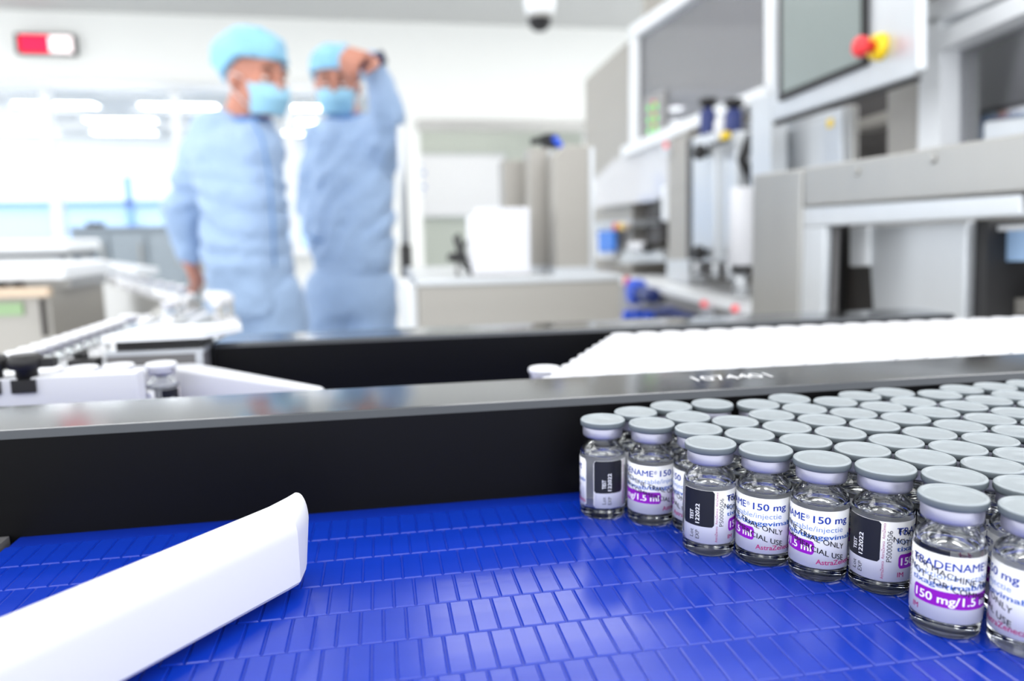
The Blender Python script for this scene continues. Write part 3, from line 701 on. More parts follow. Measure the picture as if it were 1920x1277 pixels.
def mask_mesh(L, name, parent):
    m_ = MB(); nu, nv = 21, 13; vs = []; fs = []
    for layer in (0, 1):
        for j in range(nv):
            v = j/(nv-1)
            for i in range(nu):
                u = -1+2*i/(nu-1); a = u*1.2
                z = -0.020-0.088*v
                fr = 0.128-0.03*abs(v-0.42)*1.6-0.006*math.cos(v*6*PI)*(1-abs(u)) * 0.5
                side = 0.073-0.014*v
                x = side*math.sin(a)/math.sin(1.2)*(1.0); y = -(fr*math.cos(a*0.98)**0.8) - 0.0
                y = min(y, -0.02)
                k = 1.0 if layer == 0 else 0.985
                vs.append(tuple(L(x*k, y*k, z)))
    for j in range(nv-1):
        for i in range(nu-1):
            a = j*nu+i; fs.append((a, a+1, a+nu+1, a+nu)); b = a+nu*nv; fs.append((b, b+nu, b+nu+1, b+1))
    rim = [i for i in range(nu)]+[nu*j+nu-1 for j in range(1, nv)]+[nu*(nv-1)+i for i in range(nu-2, -1, -1)]+[nu*j for j in range(nv-2, 0, -1)]
    for q in range(len(rim)): a, b = rim[q], rim[(q+1) % len(rim)]; fs.append((a, b, b+nu*nv, a+nu*nv))
    m_.add(vs, fs, 0, True); o = m_.build(name, 'mask', parent, 'pale blue pleated surgical face mask'); fix_normals(o)
    for sx in (-1, 1):
        MB().tube([L(sx*0.073, -0.03, -0.008), L(sx*0.083, 0.0, 0.005), L(sx*0.085, 0.026, -0.005), L(sx*0.083, 0.01, -0.04), L(sx*0.06, -0.04, -0.09)], 0.0018, 6).build('ear_loop', 'white_paint', o)
    return o
def hairnet(c, M, rad, parent, seed):
    m_ = MB(); m_.ball((0, 0, 0), (1, 1, 1), None, 56, 36)
    for i, p in enumerate(m_.v):
        n1 = noise.noise(p*2.2+Vector((seed, 0, 0))); n2 = noise.noise(p*6+Vector((0, seed, 0)))
        k = 1+0.09*n1+0.05*n2
        q = Vector((p.x*rad[0]*k, p.y*rad[1]*k, p.z*rad[2]*k))
        zl = -0.085+0.078*max(0.0, min(1.0, (0.06-q.y)/0.11))
        q.z = max(q.z, zl+0.004*n2)
        m_.v[i] = c + M @ q
    o = m_.build('hair_cover', 'hairnet', parent, 'puffy pale blue disposable bouffant cap'); fix_normals(o)
    return o
def eyes(L, parent, s=1.0):
    for sx in (-1, 1):
        e = MB().ball(L(sx*0.030, -0.0795, -0.001), 0.0118).build('eye', 'eye_white', parent)
        MB().ball(L(sx*0.030, -0.0868, -0.001), 0.0056).build('iris', 'hair', e)
        MB().ball(L(sx*0.030, -0.0795, 0.0032), (0.0135, 0.0128, 0.0118)).build('eyelid', 'skin', e)
        MB().tube([L(sx*0.014, -0.100, 0.022), L(sx*0.032, -0.098, 0.025), L(sx*0.050, -0.086, 0.020)], [0.004, 0.0055, 0.003], 8).build('eyebrow', 'hair', parent)
def legs(mbt, mbb, hips, zc, hw, fd, spread):
    feet = []
    for sx in (-1, 1):
        h = hips+RH*(sx*hw*0.5); kn = Vector((h.x, h.y, 0.50))+RH*(sx*spread*0.4)-FH*0.01; an = Vector((kn.x, kn.y, 0.09))+RH*(sx*spread*0.3)+FH*0.02
        mbt.capsule(h, 0.096, kn, 0.082); mbt.capsule(kn, 0.085, an, 0.075)
        mbb.capsule(h, 0.075, kn, 0.055); mbb.capsule(kn, 0.055, an, 0.038)
        feet.append(an)
    return feet
def shoe(parent, an, fdir):
    m_ = MB(); f = Vector(fdir).normalized()
    m_.capsule(Vector((an.x, an.y, 0.045))-f*0.06, 0.043, Vector((an.x, an.y, 0.04))+f*0.14, 0.04)
    o = m_.build('shoe', 'shoe', parent)
    for v in o.data.vertices: v.co.z = max(v.co.z, 0.0)
def wrinkle(o, amp, sc, seed=0.0):
    for v in o.data.vertices:
        p = v.co+wloc(o.parent); q = Vector((p.x*sc, p.y*sc, p.z*sc*1.7))+Vector((seed, seed, seed))
        k = noise.noise(q)*amp+abs(noise.noise(q*2.3))*amp*-0.8
        v.co += v.normal*k

def folds(o, origin, d, wl, amp, lo, hi, seed):
    """cloth folds: ridges crossing direction d, strongest between the heights lo and hi"""
    d = Vector(d).normalized(); off = wloc(o.parent); mid, half = (lo+hi)/2, (hi-lo)/2
    for v in o.data.vertices:
        p = v.co+off; k = max(0.0, 1-abs((p.z-mid)/half))**0.6
        if k <= 0: continue
        t = (p-origin).dot(d)/wl + 0.9*noise.noise(p*5+Vector((seed, 0, 0)))
        g = (0.5+0.5*math.sin(2*PI*t))**2
        a = 0.55+0.6*noise.noise(p*4+Vector((0, seed, 0)))
        v.co -= v.normal*(amp*g*k*max(0.0, a))
# --- person with both hands behind the back, looking right
D1 = 2.27
def A1(px, py, df=0.0): return atd(px, py, D1+df)
feet0 = A1(470, 500); P1 = thing('person', 'person in pale blue gown, cap and mask standing with arms behind the back, looking right', 'person', (feet0.x, feet0.y, 0))
f1 = (RH*0.82-FH*0.57); M1 = oriented(f1, 0.10); h1 = A1(481, 148)
body = MB(); L1 = head_parts(body, h1, M1)
body.capsule(A1(470, 175, 0.02), 0.058, A1(458, 222, 0.03), 0.062)
loft(body, [(A1(452, 232, 0.03), 0.08, 0.06), (A1(446, 265, 0.02), 0.10, 0.07), (A1(450, 350), 0.10, 0.08), (A1(458, 430), 0.10, 0.08), (A1(468, 520), 0.10, 0.08), (A1(476, 570), 0.10, 0.08)])
jk = MB()
loft(jk, [(A1(463, 222, 0.02), 0.056, 0.05), (A1(453, 231, 0.03), 0.09, 0.07), (A1(446, 245, 0.02), 0.122, 0.10), (A1(445, 280, 0.0), 0.135, 0.125), (A1(451, 340, 0.0), 0.134, 0.135), (A1(459, 400), 0.134, 0.14), (A1(463, 450), 0.134, 0.138), (A1(468, 500), 0.132, 0.135), (A1(474, 548), 0.128, 0.13), (A1(478, 585), 0.124, 0.125)])
sh, el, wr_ = A1(392, 258, -0.02), A1(342, 400, 0.05), A1(354, 484, 0.10)
jk.capsule(A1(415, 246, 0), 0.074, sh, 0.074); jk.capsule(sh, 0.074, el, 0.066); jk.capsule(el, 0.066, wr_, 0.040)
body.capsule(sh, 0.05, el, 0.042); body.capsule(el, 0.042, wr_, 0.03)
hand(body, wr_, A1(368, 520, 0.11)-wr_, -RH, 0.95, 0.8, False)
sh2, el2, wr2 = A1(484, 264, 0.12), A1(498, 385, 0.18), A1(450, 465, 0.19)
jk.capsule(A1(480, 248, 0.1), 0.07, sh2, 0.07); jk.capsule(sh2, 0.07, el2, 0.058); jk.capsule(el2, 0.058, wr2, 0.045)
body.capsule(sh2, 0.05, el2, 0.042); body.capsule(el2, 0.042, wr2, 0.03); hand(body, wr2, A1(420, 500, 0.17)-wr2, RH, 0.95, 0.8, False)
tr = MB(); hip = A1(479, 560)
feet = legs(tr, body, hip, 0, 0.125, 0.1, 0.05)
tr.ball(hip+Vector((0, 0, 0.03)), (0.12, 0.11, 0.10), None)
bo = body.build('body', 'skin', P1); remesh(bo, 0.007, 5)
jo = jk.build('gown', 'scrubs', P1, 'pale blue cotton gown'); remesh(jo, 0.011, 9); wrinkle(jo, 0.014, 8.5, 1.0); folds(jo, A1(460, 400), Vector((0, 0, 1))+RH*0.22, 0.062, 0.026, 1.02, 1.38, 2.0)
to = tr.build('trousers', 'scrubs', P1); remesh(to, 0.013, 8); wrinkle(to, 0.010, 8, 3.0)
for an in feet: shoe(P1, an, f1)
cr = MB(); cp = A1(463, 221, 0.02)
cr.tube([cp+RH*(0.062*math.cos(t))+FH*(0.058*math.sin(t))+Vector((0, 0, 0.012*math.sin(t))) for t in [2*PI*i/24 for i in range(25)]], 0.010, 8); cr.build('collar', 'scrubs_collar', jo)
MB().tube([A1(472, 222, -0.09), A1(492, 260, -0.12), A1(505, 330, -0.125), A1(512, 420, -0.13), A1(515, 500, -0.13)], 0.004, 6).build('front_seam', 'scrubs_collar', jo)
eyes(L1, P1); mask_mesh(L1, 'face_mask', P1)
hairnet(L1(0, 0.030, 0.058), M1, (0.106, 0.122, 0.098), P1, 1.3)

# --- person pointing with a raised arm
D2 = 2.70
def A2(px, py, df=0.0): return atd(px, py, D2+df)
feet0 = A2(660, 500); P2 = thing('person', 'person in pale blue gown, cap and mask raising one arm to point at something', 'person', (feet0.x, feet0.y, 0))
f2 = (RH*0.10-FH*0.99); M2 = oriented(f2, 0.12); h2 = A2(632, 158)
body = MB(); L2 = head_parts(body, h2, M2, 0.98)
body.capsule(A2(640, 190, 0.02), 0.055, A2(650, 232, 0.02), 0.06)
loft(body, [(A2(652, 238), 0.08, 0.06), (A2(656, 272), 0.10, 0.075), (A2(660, 350), 0.10, 0.075), (A2(660, 430), 0.10, 0.08), (A2(660, 500), 0.10, 0.08), (A2(660, 545), 0.10, 0.08)])
jk = MB()
loft(jk, [(A2(648, 218, 0.01), 0.058, 0.05), (A2(649, 231, 0.01), 0.09, 0.07), (A2(651, 247), 0.125, 0.09), (A2(656, 275), 0.142, 0.105), (A2(662, 330), 0.150, 0.115), (A2(662, 390), 0.156, 0.12), (A2(661, 440), 0.160, 0.125), (A2(662, 480), 0.156, 0.125), (A2(664, 508), 0.140, 0.115), (A2(664, 518), 0.132, 0.108)])
sh, el, wr_ = A2(700, 256, -0.02), A2(737, 232, -0.14), A2(697, 118, -0.24)
el = A2(730, 222, -0.16)
jk.capsule(A2(680, 262, 0), 0.085, sh, 0.085); jk.capsule(sh, 0.085, el, 0.066); jk.capsule(el, 0.066, wr_, 0.042)
jk.capsule(A2(716, 300, -0.03), 0.07, el, 0.062)
body.capsule(sh, 0.05, el, 0.042); body.capsule(el, 0.042, wr_, 0.03)
hd = A2(672, 100, -0.325)-wr_
hand(body, wr_, hd, (-RH*0.35-Vector((0, 0, 1.0))), 1.12, 0.80, False)
sh2, el2, wr2 = A2(604, 262, 0.0), A2(579, 388, 0.05), A2(598, 446, -0.05)
jk.capsule(A2(630, 252, 0), 0.07, sh2, 0.07); jk.capsule(sh2, 0.07, el2, 0.058); jk.capsule(el2, 0.058, wr2, 0.046)
body.capsule(sh2, 0.05, el2, 0.042); body.capsule(el2, 0.042, wr2, 0.03); hand(body, wr2, A2(640, 482, -0.03)-wr2, FH, 0.85, 0.6, False)
tr = MB(); hip = A2(659, 545)
loft(tr, [(A2(660, 500), 0.142, 0.11), (A2(660, 530), 0.146, 0.112), (A2(659, 560), 0.148, 0.11), (A2(659, 590), 0.145, 0.10)])
feet = legs(tr, body, hip, 0, 0.155, 0.1, 0.03)
bo = body.build('body', 'skin', P2); remesh(bo, 0.007, 5)
jo = jk.build('gown', 'scrubs', P2, 'pale blue loose pullover gown'); remesh(jo, 0.011, 8); wrinkle(jo, 0.014, 7.5, 5.0); folds(jo, A2(660, 350), RH*0.85+Vector((0, 0, -0.5)), 0.075, 0.026, 0.98, 1.58, 6.0)
to = tr.build('trousers', 'scrubs', P2); remesh(to, 0.013, 8); wrinkle(to, 0.010, 8, 7.0)
for an in feet: shoe(P2, an, f2)
cr = MB(); cp = A2(648, 217, 0.005)
cr.tube([cp+RH*(0.063*math.cos(t))+FH*(0.055*math.sin(t))+Vector((0, 0, 0.012*math.sin(t))) for t in [2*PI*i/24 for i in range(25)]], 0.010, 8); cr.build('collar', 'scrubs_collar', jo)
d_ = (wr_-el).normalized()
MB().tube([wr_-d_*0.012, wr_+d_*0.028], [0.052, 0.048], 16).build('cuff', 'navy_cuff', jo)
MB().tube([A2(577, 440, -0.10), A2(590, 450, -0.13), A2(606, 452, -0.135)], 0.004, 6).build('pocket_edge', 'scrubs_collar', jo)
eyes(L2, P2); mask_mesh(L2, 'face_mask', P2)
hairnet(L2(0, 0.022, 0.054), M2, (0.098, 0.112, 0.090), P2, 4.1)
# ------------------------------------------------------------------ conveyors
RF, RB, RTOP = 0.2622, 0.3046, CAMZ-0.0621      # front guide rail: front, back, top
FF, FBK = 0.456, 0.498                           # far guide rail
BX0, BX1 = -0.1245, 0.52
cf = thing('conveyor_stand', 'steel stand with legs under the two belts', 'conveyor stand', (0.1, 0.28, 0))
MB().box(BX0-0.25, BX1, 0.02, 0.515, BELT-0.055, BELT-0.012).build('bed_plate', 'steel', cf)
for x in (BX0-0.2, BX1-0.08):
    for y in (0.05, 0.44): MB().box(x, x+0.05, y, y+0.05, 0.02, BELT-0.055).build('leg', 'steel_light', cf)
for y in (0.065, 0.455): MB().box(BX0-0.15, BX1-0.08, y, y+0.02, 0.25, 0.29).build('cross_bar', 'steel_light', cf)
for x in (BX0-0.2, BX1-0.08):
    for y in (0.05, 0.44): MB().lathe([(0.03, 0), (0.03, 0.008), (0.012, 0.012), (0.012, 0.02)], 14, (x+0.025, y+0.025, 0)).build('foot', 'dark', cf)
# near belt of blue links
PITCH_Y, PITCH_X = 0.0165, 0.00575
bl = thing('conveyor_belt', 'glossy blue modular conveyor belt of small links in the foreground', 'conveyor belt', (0.1, 0.14, BELT-0.012))
MB().box(BX0+0.002, BX1, 0.03, RF+0.002, BELT-0.012, BELT-0.00032).build('belt_bed', 'belt_bed', bl)
lw, ld, lh = 0.0053, PITCH_Y-0.0005, 0.0020
def link_mesh(w, name):
    b_ = 0.00030
    m_ = MB().prism([(-w/2, -ld/2), (w/2, -ld/2), (w/2, ld/2), (-w/2, ld/2)], -lh, 0, 0)
    m_.v = []; m_.f = []; m_.mi = []; m_.sm = []
    xs, ys = w/2, ld/2
    vs = [(-xs, -ys, -lh), (xs, -ys, -lh), (xs, ys, -lh), (-xs, ys, -lh), (-xs, -ys, -b_), (xs, -ys, -b_), (xs, ys, -b_), (-xs, ys, -b_),
          (-xs+b_, -ys+b_, 0), (xs-b_, -ys+b_, 0), (xs-b_, ys-b_, 0), (-xs+b_, ys-b_, 0)]
    fs = [(3, 2, 1, 0), (0, 1, 5, 4), (1, 2, 6, 5), (2, 3, 7, 6), (3, 0, 4, 7), (4, 5, 9, 8), (5, 6, 10, 9), (6, 7, 11, 10), (7, 4, 8, 11), (8, 9, 10, 11)]
    m_.add(vs, fs); return m_
lk = link_mesh(lw, 'link').mesh('link', 'belt_blue')
cands = []
for j in range(-1, 14):
    y = 0.2535+PITCH_Y/2-PITCH_Y*j-PITCH_Y
    if y+ld/2 > RF+0.004 or y < 0.04: continue
    nx = int((BX1-BX0)/PITCH_X)
    for i in range(nx):
        x = BX0+0.004+PITCH_X*(i+(0.5 if j % 2 else 0))
        if x > BX1-0.004: continue
        d = Vector((x, y, BELT))-CAM; dep = d.dot(FW)
        px = 960+FPX*d.dot(RT)/dep; py = 638.5-FPX*d.dot(UP)/dep
        # hidden under the pack of vials or under the white bar
        s_ = 1/dep
        vis = dep > 0.02 and -10 < px < 1930 and py < 1290
        front = px > 1090 and py < 930+(px-1090)*0.36
        if front: vis = False
        if px < 560 and py > 985+(560-px)*0.40 and py < 1090+(560-px)*0.5: vis = False
        cands.append((vis, s_, x, y))
cands.sort(key=lambda c: (not c[0], -c[1]))
rest = MB()
tpl = link_mesh(lw, 'l'); tv = [Vector(p) for p in tpl.v]; tf = [tuple(f) for f in tpl.f]
bloc = wloc(bl)
for n_, (vis, s_, x, y) in enumerate(cands):
    if n_ < 300 and vis:
        o = bpy.data.objects.new('link', lk); COL.objects.link(o); o.parent = bl; o.location = Vector((x, y, BELT))-bloc
    else: rest.add([tuple(p+Vector((x, y, BELT))) for p in tv], tf)
o = rest.build('remaining_links', 'belt_blue', bl); o['kind'] = 'stuff'
# transfer plate at the belt's left end
tp = thing('transfer_plate', 'dark grey transfer plate at the left end of the blue belt', 'plate', (BX0-0.1, 0.14, BELT-0.012))
MB().box(BX0-0.24, BX0-0.001, 0.03, RF-0.0005, BELT-0.012, BELT+0.0005).build('plate', 'grey_mid', tp)
for y in (0.06, 0.20): MB().lathe([(0.005, BELT), (0.005, BELT+0.002), (0.003, BELT+0.003)], 12, (BX0-0.02, y, 0)).build('screw', 'steel', tp)

# guide rails
def rail(name, label, x0, x1, y0, y1, zb, zt, ch, mtop):
    t = thing(name, label, 'guide rail', ((x0+x1)/2, (y0+y1)/2, zb))
    MB().box(x0, x1, y0, y1, zb, zt-ch).build('rail_body', 'black_plastic', t)
    m_ = MB(); m_.add([(x0, y0, zt-ch), (x1, y0, zt-ch), (x1, y0+ch*0.9, zt-0.0003), (x0, y0+ch*0.9, zt-0.0003), (x0, y1, zt-ch), (x1, y1, zt-ch)],
        [(0, 1, 2, 3), (0, 3, 4), (1, 5, 2), (3, 2, 5, 4), (1, 0, 4, 5)])
    m_.build('bevel_strip', 'bevel_grey', t)
    bevel(MB().box(x0, x1, y0+ch*0.9, y1, zt-ch, zt).build('top_plate', mtop, t), 0.0004, 1)
    return t
r1 = rail('guide_rail', 'long black guide rail with polished top stamped 1074401 between the two belts', -0.42, BX1, RF, RB, BELT-0.012, RTOP, 0.0026, 'polished_top')
vs_, fs_2 = text_mesh('1074401', 0.0115, 0.0, 'CENTER')
p = atz(1372, 708, RTOP)
m_ = MB(); m_.add([(p.x+v.x*0.95, p.y-0.004+v.y*1.1, RTOP+0.00025) for v in vs_], fs_2); m_.build('stamped_number', 'ink_white', r1)
r2 = rail('guide_rail', 'black far guide rail behind the white-capped vials', -0.098, 0.40, FF, FBK, BELT-0.012, RTOP, 0.0025, 'polished_top')
# second belt, mostly hidden
b2 = thing('conveyor_belt', 'second blue belt carrying the white-capped vials between the rails', 'conveyor belt', (0.1, 0.38, BELT-0.012))
MB().box(-0.40, BX1, RB+0.0005, FF-0.0005, BELT-0.012, BELT-0.0006).build('belt_bed', 'belt_bed', b2)
m_ = MB()
for j in range(9):
    for i in range(70):
        x = -0.395+0.0129*i; y = RB+0.009+0.0165*j
        m_.box(x, x+0.012, y-0.0078, y+0.0078, BELT-0.0006, BELT)
o = m_.build('belt_links', 'belt_blue', b2); o['kind'] = 'stuff'
# grey rail piece and white cover plate left of the far rail
gr = thing('rail_end_block', 'grey rail end block with a bright edge left of the far black rail', 'rail block', (-0.125, 0.46, BELT-0.012))
MB().box(-0.152, -0.101, 0.442, 0.49, BELT-0.012, RTOP-0.003).build('block', 'grey_mid', gr)
MB().box(-0.153, -0.1005, 0.4415, 0.49, RTOP-0.003, RTOP-0.0005).build('rim', 'steel_light', gr)
MB().box(-0.105, -0.101, 0.4412, 0.442, BELT-0.012, RTOP-0.003).build('edge_strip', 'steel_light', gr)
z = RTOP+0.0055
cp_ = thing('cover_plate', 'thin white cover plate with one cut corner lying over the rail end block', 'plate', (-0.115, 0.46, RTOP))
MB().prism([(-0.152, 0.436), (-0.099, 0.440), (-0.083, 0.466), (-0.088, 0.482), (-0.140, 0.482)], z, z+0.004).build('plate', 'white_paint', cp_)
MB().box(-0.148, -0.103, 0.446, 0.48, RTOP-0.0005, z).build('spacer', 'dark', cp_)

# white diverter bar in the foreground
dirv = Vector((0.652, 0.758)).normalized(); per = Vector((-dirv.y, dirv.x))
N1 = Vector((-0.0246, 0.1987)); N0 = N1-dirv*0.24; w_ = 0.0150
zb_ = BELT+0.0033; zt_ = CAMZ-0.0738
db = thing('diverter_bar', 'rounded white plastic diverter bar angled over the blue belt', 'diverter bar', (N0.x, N0.y, BELT+0.0005))
m_ = MB(); sect = []
hgt = zt_-zb_
prof = [(0.0010, 0.0), (0.0, 0.0012)]
rr = 0.0068
for i in range(9):
    a = PI/2*i/8; prof.append((rr-rr*math.cos(a), hgt-rr+rr*math.sin(a)))
for i in range(9):
    a = PI/2*i/8; prof.append((w_-rr+rr*math.sin(a), hgt-rr+rr*math.cos(a)))
prof += [(w_, 0.0012), (w_-0.001, 0.0)]
# stations along the bar: (distance from N1, inset from the near side); the last ones form the chamfered nose
stations = [(-0.24, 0.0), (-0.12, 0.0), (-0.004, 0.0), (0.0, 0.0002), (0.0078, 0.0045), (0.0108, 0.0072)]
vs_ = []; n_ = len(prof)
for dist, ins in stations:
    for (q, h) in prof:
        qq = ins+q*(w_-ins)/w_
        dd = dist-(max(0, 0.006-h)*0.35 if dist > 0.001 else 0)
        P = N1+dirv*dd+per*qq; vs_.append((P.x, P.y, zb_+h))
fs_ = [tuple(range(n_-1, -1, -1)), tuple((len(stations)-1)*n_+i for i in range(n_))]
for j in range(len(stations)-1):
    for i in range(n_): fs_.append((j*n_+i, j*n_+(i+1) % n_, (j+1)*n_+(i+1) % n_, (j+1)*n_+i))
m_.add(vs_, fs_, 0, True); o = m_.build('bar', 'white_plastic', db); fix_normals(o)
for p in o.data.polygons:
    if len(p.vertices) > 6: p.use_smooth = False
try: o.data.set_sharp_from_angle(angle=R(22))
except Exception: pass
q_ = N0+dirv*0.035+per*0.0075
MB().lathe([(0.012, BELT+0.0005), (0.012, zb_+0.0005)], 16, (q_.x, q_.y, 0)).build('mounting_foot', 'steel', db)

# white guides of the second belt
ga_ = thing('guide_block', 'low white guide block with black clamp knobs behind the polished rail at left', 'guide', (-0.25, 0.37, BELT))
o = MB().box(-0.38, -0.1125, 0.362, 0.3735, BELT, RTOP+0.0008).build('block', 'white_plastic', ga_); bevel(o, 0.0008)
for i, x in enumerate((-0.1600, -0.1745, -0.235)):
    kx, ky = x, 0.3655
    kb = MB().lathe([(0.0045, RTOP), (0.0045, RTOP+0.004), (0.0072, RTOP+0.005), (0.0078, RTOP+0.0085), (0.006, RTOP+0.011)], 16, (kx, ky, 0)).build('clamp_knob', 'dark', ga_)
    MB().box(kx+0.003, kx+0.0125, ky-0.0025, ky+0.0025, RTOP+0.005, RTOP+0.009).build('knob_wing', 'dark', kb)
    MB().box(kx-0.005, kx+0.005, 0.3605, 0.3620, RTOP-0.006, RTOP).build('clamp_plate', 'dark', ga_)
pb_ = thing('diverter_bar', 'white plastic plow tapering to a point behind the polished rail', 'diverter bar', (-0.07, 0.41, BELT))
zt2 = CAMZ-0.070
o = MB().prism([(-0.30, 0.424), (-0.112, 0.424), (-0.030, 0.347), (-0.0265, 0.3505), (-0.104, 0.4385), (-0.30, 0.4385)], BELT, zt2).build('bar', 'white_plastic', pb_); fix_normals(o); bevel(o, 0.0025, 3)

# ------------------------------------------------------------------ vials
mm = 0.001
H = 34.02
def prof(l): return [(r_*mm, z*mm) for r_, z in l]
outer = [(0.0001, 0.35), (5.2, 0.25), (6.4, 0.0), (7.1, 0.12), (7.7, 0.7), (7.88, 1.5), (7.88, 21.6), (7.75, 22.8), (7.25, 24.0), (6.3, 25.0), (5.4, 25.7), (5.0, 26.4), (4.95, 28.2), (6.2, 28.9), (6.2, 30.6), (3.4, 30.6)]
inner = [(3.4, 27.0), (3.6, 26.0), (4.4, 25.0), (5.6, 24.2), (6.5, 23.2), (6.8, 22.3), (6.6, 21.9), (5.8, 21.6), (3.0, 21.5), (0.0001, 21.5)]   # air above the clear liquid
ME = {}
ME['glass'] = MB().lathe(prof(outer+inner), 40).mesh('glass_body', 'vial_glass')
ME['stopper'] = MB().lathe(prof([(0.0001, 26.6), (2.4, 26.6), (3.3, 27.2), (3.3, 30.65), (6.1, 30.7), (6.1, 31.4), (0.0001, 31.4)]), 24).mesh('stopper', 'rubber')
ME['crimp'] = MB().lathe(prof([(5.0, 28.15), (6.45, 28.1), (6.75, 28.35), (6.85, 28.9), (6.85, 31.5), (6.6, 31.8), (0.0001, 31.8)]), 40).mesh('crimp_seal', 'crimp')
capp = [(5.5, 31.75), (7.25, 31.7), (7.6, 31.95), (7.72, 32.5), (7.72, 33.2), (7.62, 33.65), (7.38, 33.93), (7.05, 34.04), (6.75, 33.95), (6.5, 33.72), (6.3, 33.58), (6.0, 33.54), (4.5, 33.56), (2.3, 33.58), (1.9, 33.5), (0.0001, 33.5)]
ME['cap_grey'] = MB().lathe(prof(capp), 48).mesh('flip_cap', ['grey_cap', 'grey_cap_shaded'])
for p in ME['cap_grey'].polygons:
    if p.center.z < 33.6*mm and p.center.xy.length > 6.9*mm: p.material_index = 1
ME['cap_white'] = MB().lathe(prof(capp), 32).mesh('flip_cap', 'white_cap')
# label: a curved sheet with printed matter. phi in degrees, z in mm above the vial's foot
LR, LB, LT = 7.96, 4.3, 21.0
def wrapv(phi, z, r_): a = R(phi); return (r_*mm*math.cos(a), r_*mm*math.sin(a), z*mm)
def patch(mb, p0, p1, z0, z1, r_, mi=0, corner=0.0, n=None):
    n = n or max(2, int(abs(p1-p0)/4)); vs = []; fs = []
    for i in range(n+1):
        ph = p0+(p1-p0)*i/n; s_ = min(ph-p0, p1-ph)*R(1)*r_; c_ = 0
        if corner and s_ < corner: c_ = corner-math.sqrt(max(0, corner**2-(corner-s_)**2))
        vs += [wrapv(ph, z0+c_, r_), wrapv(ph, z1-c_, r_)]
    for i in range(n): fs.append((2*i, 2*i+2, 2*i+3, 2*i+1))
    mb.add(vs, fs, mi, True)
_H = None
def wtext(mb, body, p0, p1, z, cap, mi, bold=0.0, r_=8.02, slope=0.0, vert=False, align='fit'):
    """text from phi p0 to p1 on baseline z (mm), cap height in mm; vert = reads upwards from z to p1(mm)"""
    vs, fs = text_mesh(body, 1.0, bold)
    hs, _f = text_mesh('H', 1.0, bold)
    hh = max(v.y for v in hs); x0 = min(v.x for v in vs); x1 = max(v.x for v in vs)
    out = []
    bm = bmesh.new(); ln_ = abs(p1-z) if vert else abs(p1-p0)*R(1)*8.0
    kx, ky = ln_/(x1-x0), cap/hh
    bv = [bm.verts.new((v.x*kx, v.y*ky, v.z*1e-4)) for v in vs]
    for f in fs:
        try: bm.faces.new([bv[i] for i in f])
        except ValueError: pass
    for it in range(2):                       # short edges so that the letters follow the curve
        es_ = [e for e in bm.edges if e.calc_length() > 0.5]
        if es_: bmesh.ops.subdivide_edges(bm, edges=es_, cuts=1)
    bmesh.ops.triangulate(bm, faces=[f for f in bm.faces if len(f.verts) > 4])
    bm.verts.index_update(); vs = [Vector((v.co.x/kx, v.co.y/ky, v.co.z*50)) for v in bm.verts]; fs = [[v.index for v in f.verts] for f in bm.faces]; bm.free()
    for v in vs:
        t = (v.x-x0)/(x1-x0); h = v.y/hh*cap; rk = r_+v.z
        if vert:
            zz = z+(p1-z)*t; ph = p0-math.degrees(h/8.0); out.append(wrapv(ph, zz, rk))
        else:
            ph = p0+(p1-p0)*t; arc = (ph-p0)*R(1)*8.0; out.append(wrapv(ph, z+h+slope*arc, rk))
    mb.add(out, fs, mi)
lab = MB()
n = 90; pa, pz = -105, 233
vs_ = []; fs_ = []
for i in range(n+1):
    ph = pa+(pz-pa)*i/n; s_ = min(ph-pa, pz-ph)*R(1)*LR; c_ = 0
    if s_ < 1.0: c_ = 1.0-math.sqrt(max(0, 1-(1-s_)**2))
    for r_ in (LR-0.06, LR): vs_ += [wrapv(ph, LB+c_, r_), wrapv(ph, LT-c_, r_)]
for i in range(n):
    a = 4*i; b = a+4
    fs_ += [(a+2, b+2, b+3, a+3), (a, a+1, b+1, b), (a+1, a+3, b+3, b+1), (a, b, b+2, a+2)]
lab.add(vs_, fs_, 0, True)
ME['label'] = lab.mesh('label', 'label')
pr = MB()
IB, IP, IM, PU, WH, MA, BK = range(7)
patch(pr, -103.5, -28, 9.6, LT-0.05, 7.985, BK, 0.7)
wtext(pr, 'TEST', -74, 14.4, 11.2, 1.25, WH, 0.01, 8.0, vert=True)
wtext(pr, '122022', -60, 16.6, 10.5, 1.25, WH, 0.01, 8.0, vert=True)
wtext(pr, 'Lot', -74, 8.3, 5.8, 1.2, BK, 0.0, 8.0, vert=True)
wtext(pr, 'EXP', -60, 8.3, 5.6, 1.2, BK, 0.0, 8.0, vert=True)
for z0, z1 in ((5.0, 10.0), (10.6, 15.6), (16.2, 20.6)):
    wtext(pr, 'AstraZeneca', -20.5, z1, z0, 0.72, MA, 0.0, 8.0, vert=True)
wtext(pr, 'PS0000506', -7.5, 18.6, 9.9, 1.3, BK, 0.0, 8.0, vert=True)
wtext(pr, 'TRADENAME', 0, 128, 17.45, 2.0, IB, 0.011)
wtext(pr, '\u00ae', 129.5, 137, 18.3, 1.1, IB, 0.0)
wtext(pr, '150 mg', 144, 215, 17.45, 2.0, IB, 0.012)
wtext(pr, 'Injektion/injectable/injectie', 1, 204, 15.0, 1.5, IP, 0.0)
wtext(pr, 'tixagevimab/tixagevimab', 1, 230, 12.9, 1.35, IM, 0.012)
patch(pr, 6, 148, 8.0, 12.0, 7.99, PU, 0.9, 50)
wtext(pr, '150 mg/1.5 ml', 11, 143, 8.95, 2.05, WH, 0.014, 8.01)
wtext(pr, 'IM', 5, 18, 5.7, 1.3, MA, 0.01)
wtext(pr, 'AstraZeneca', 152, 231, 5.6, 1.4, MA, 0.01)
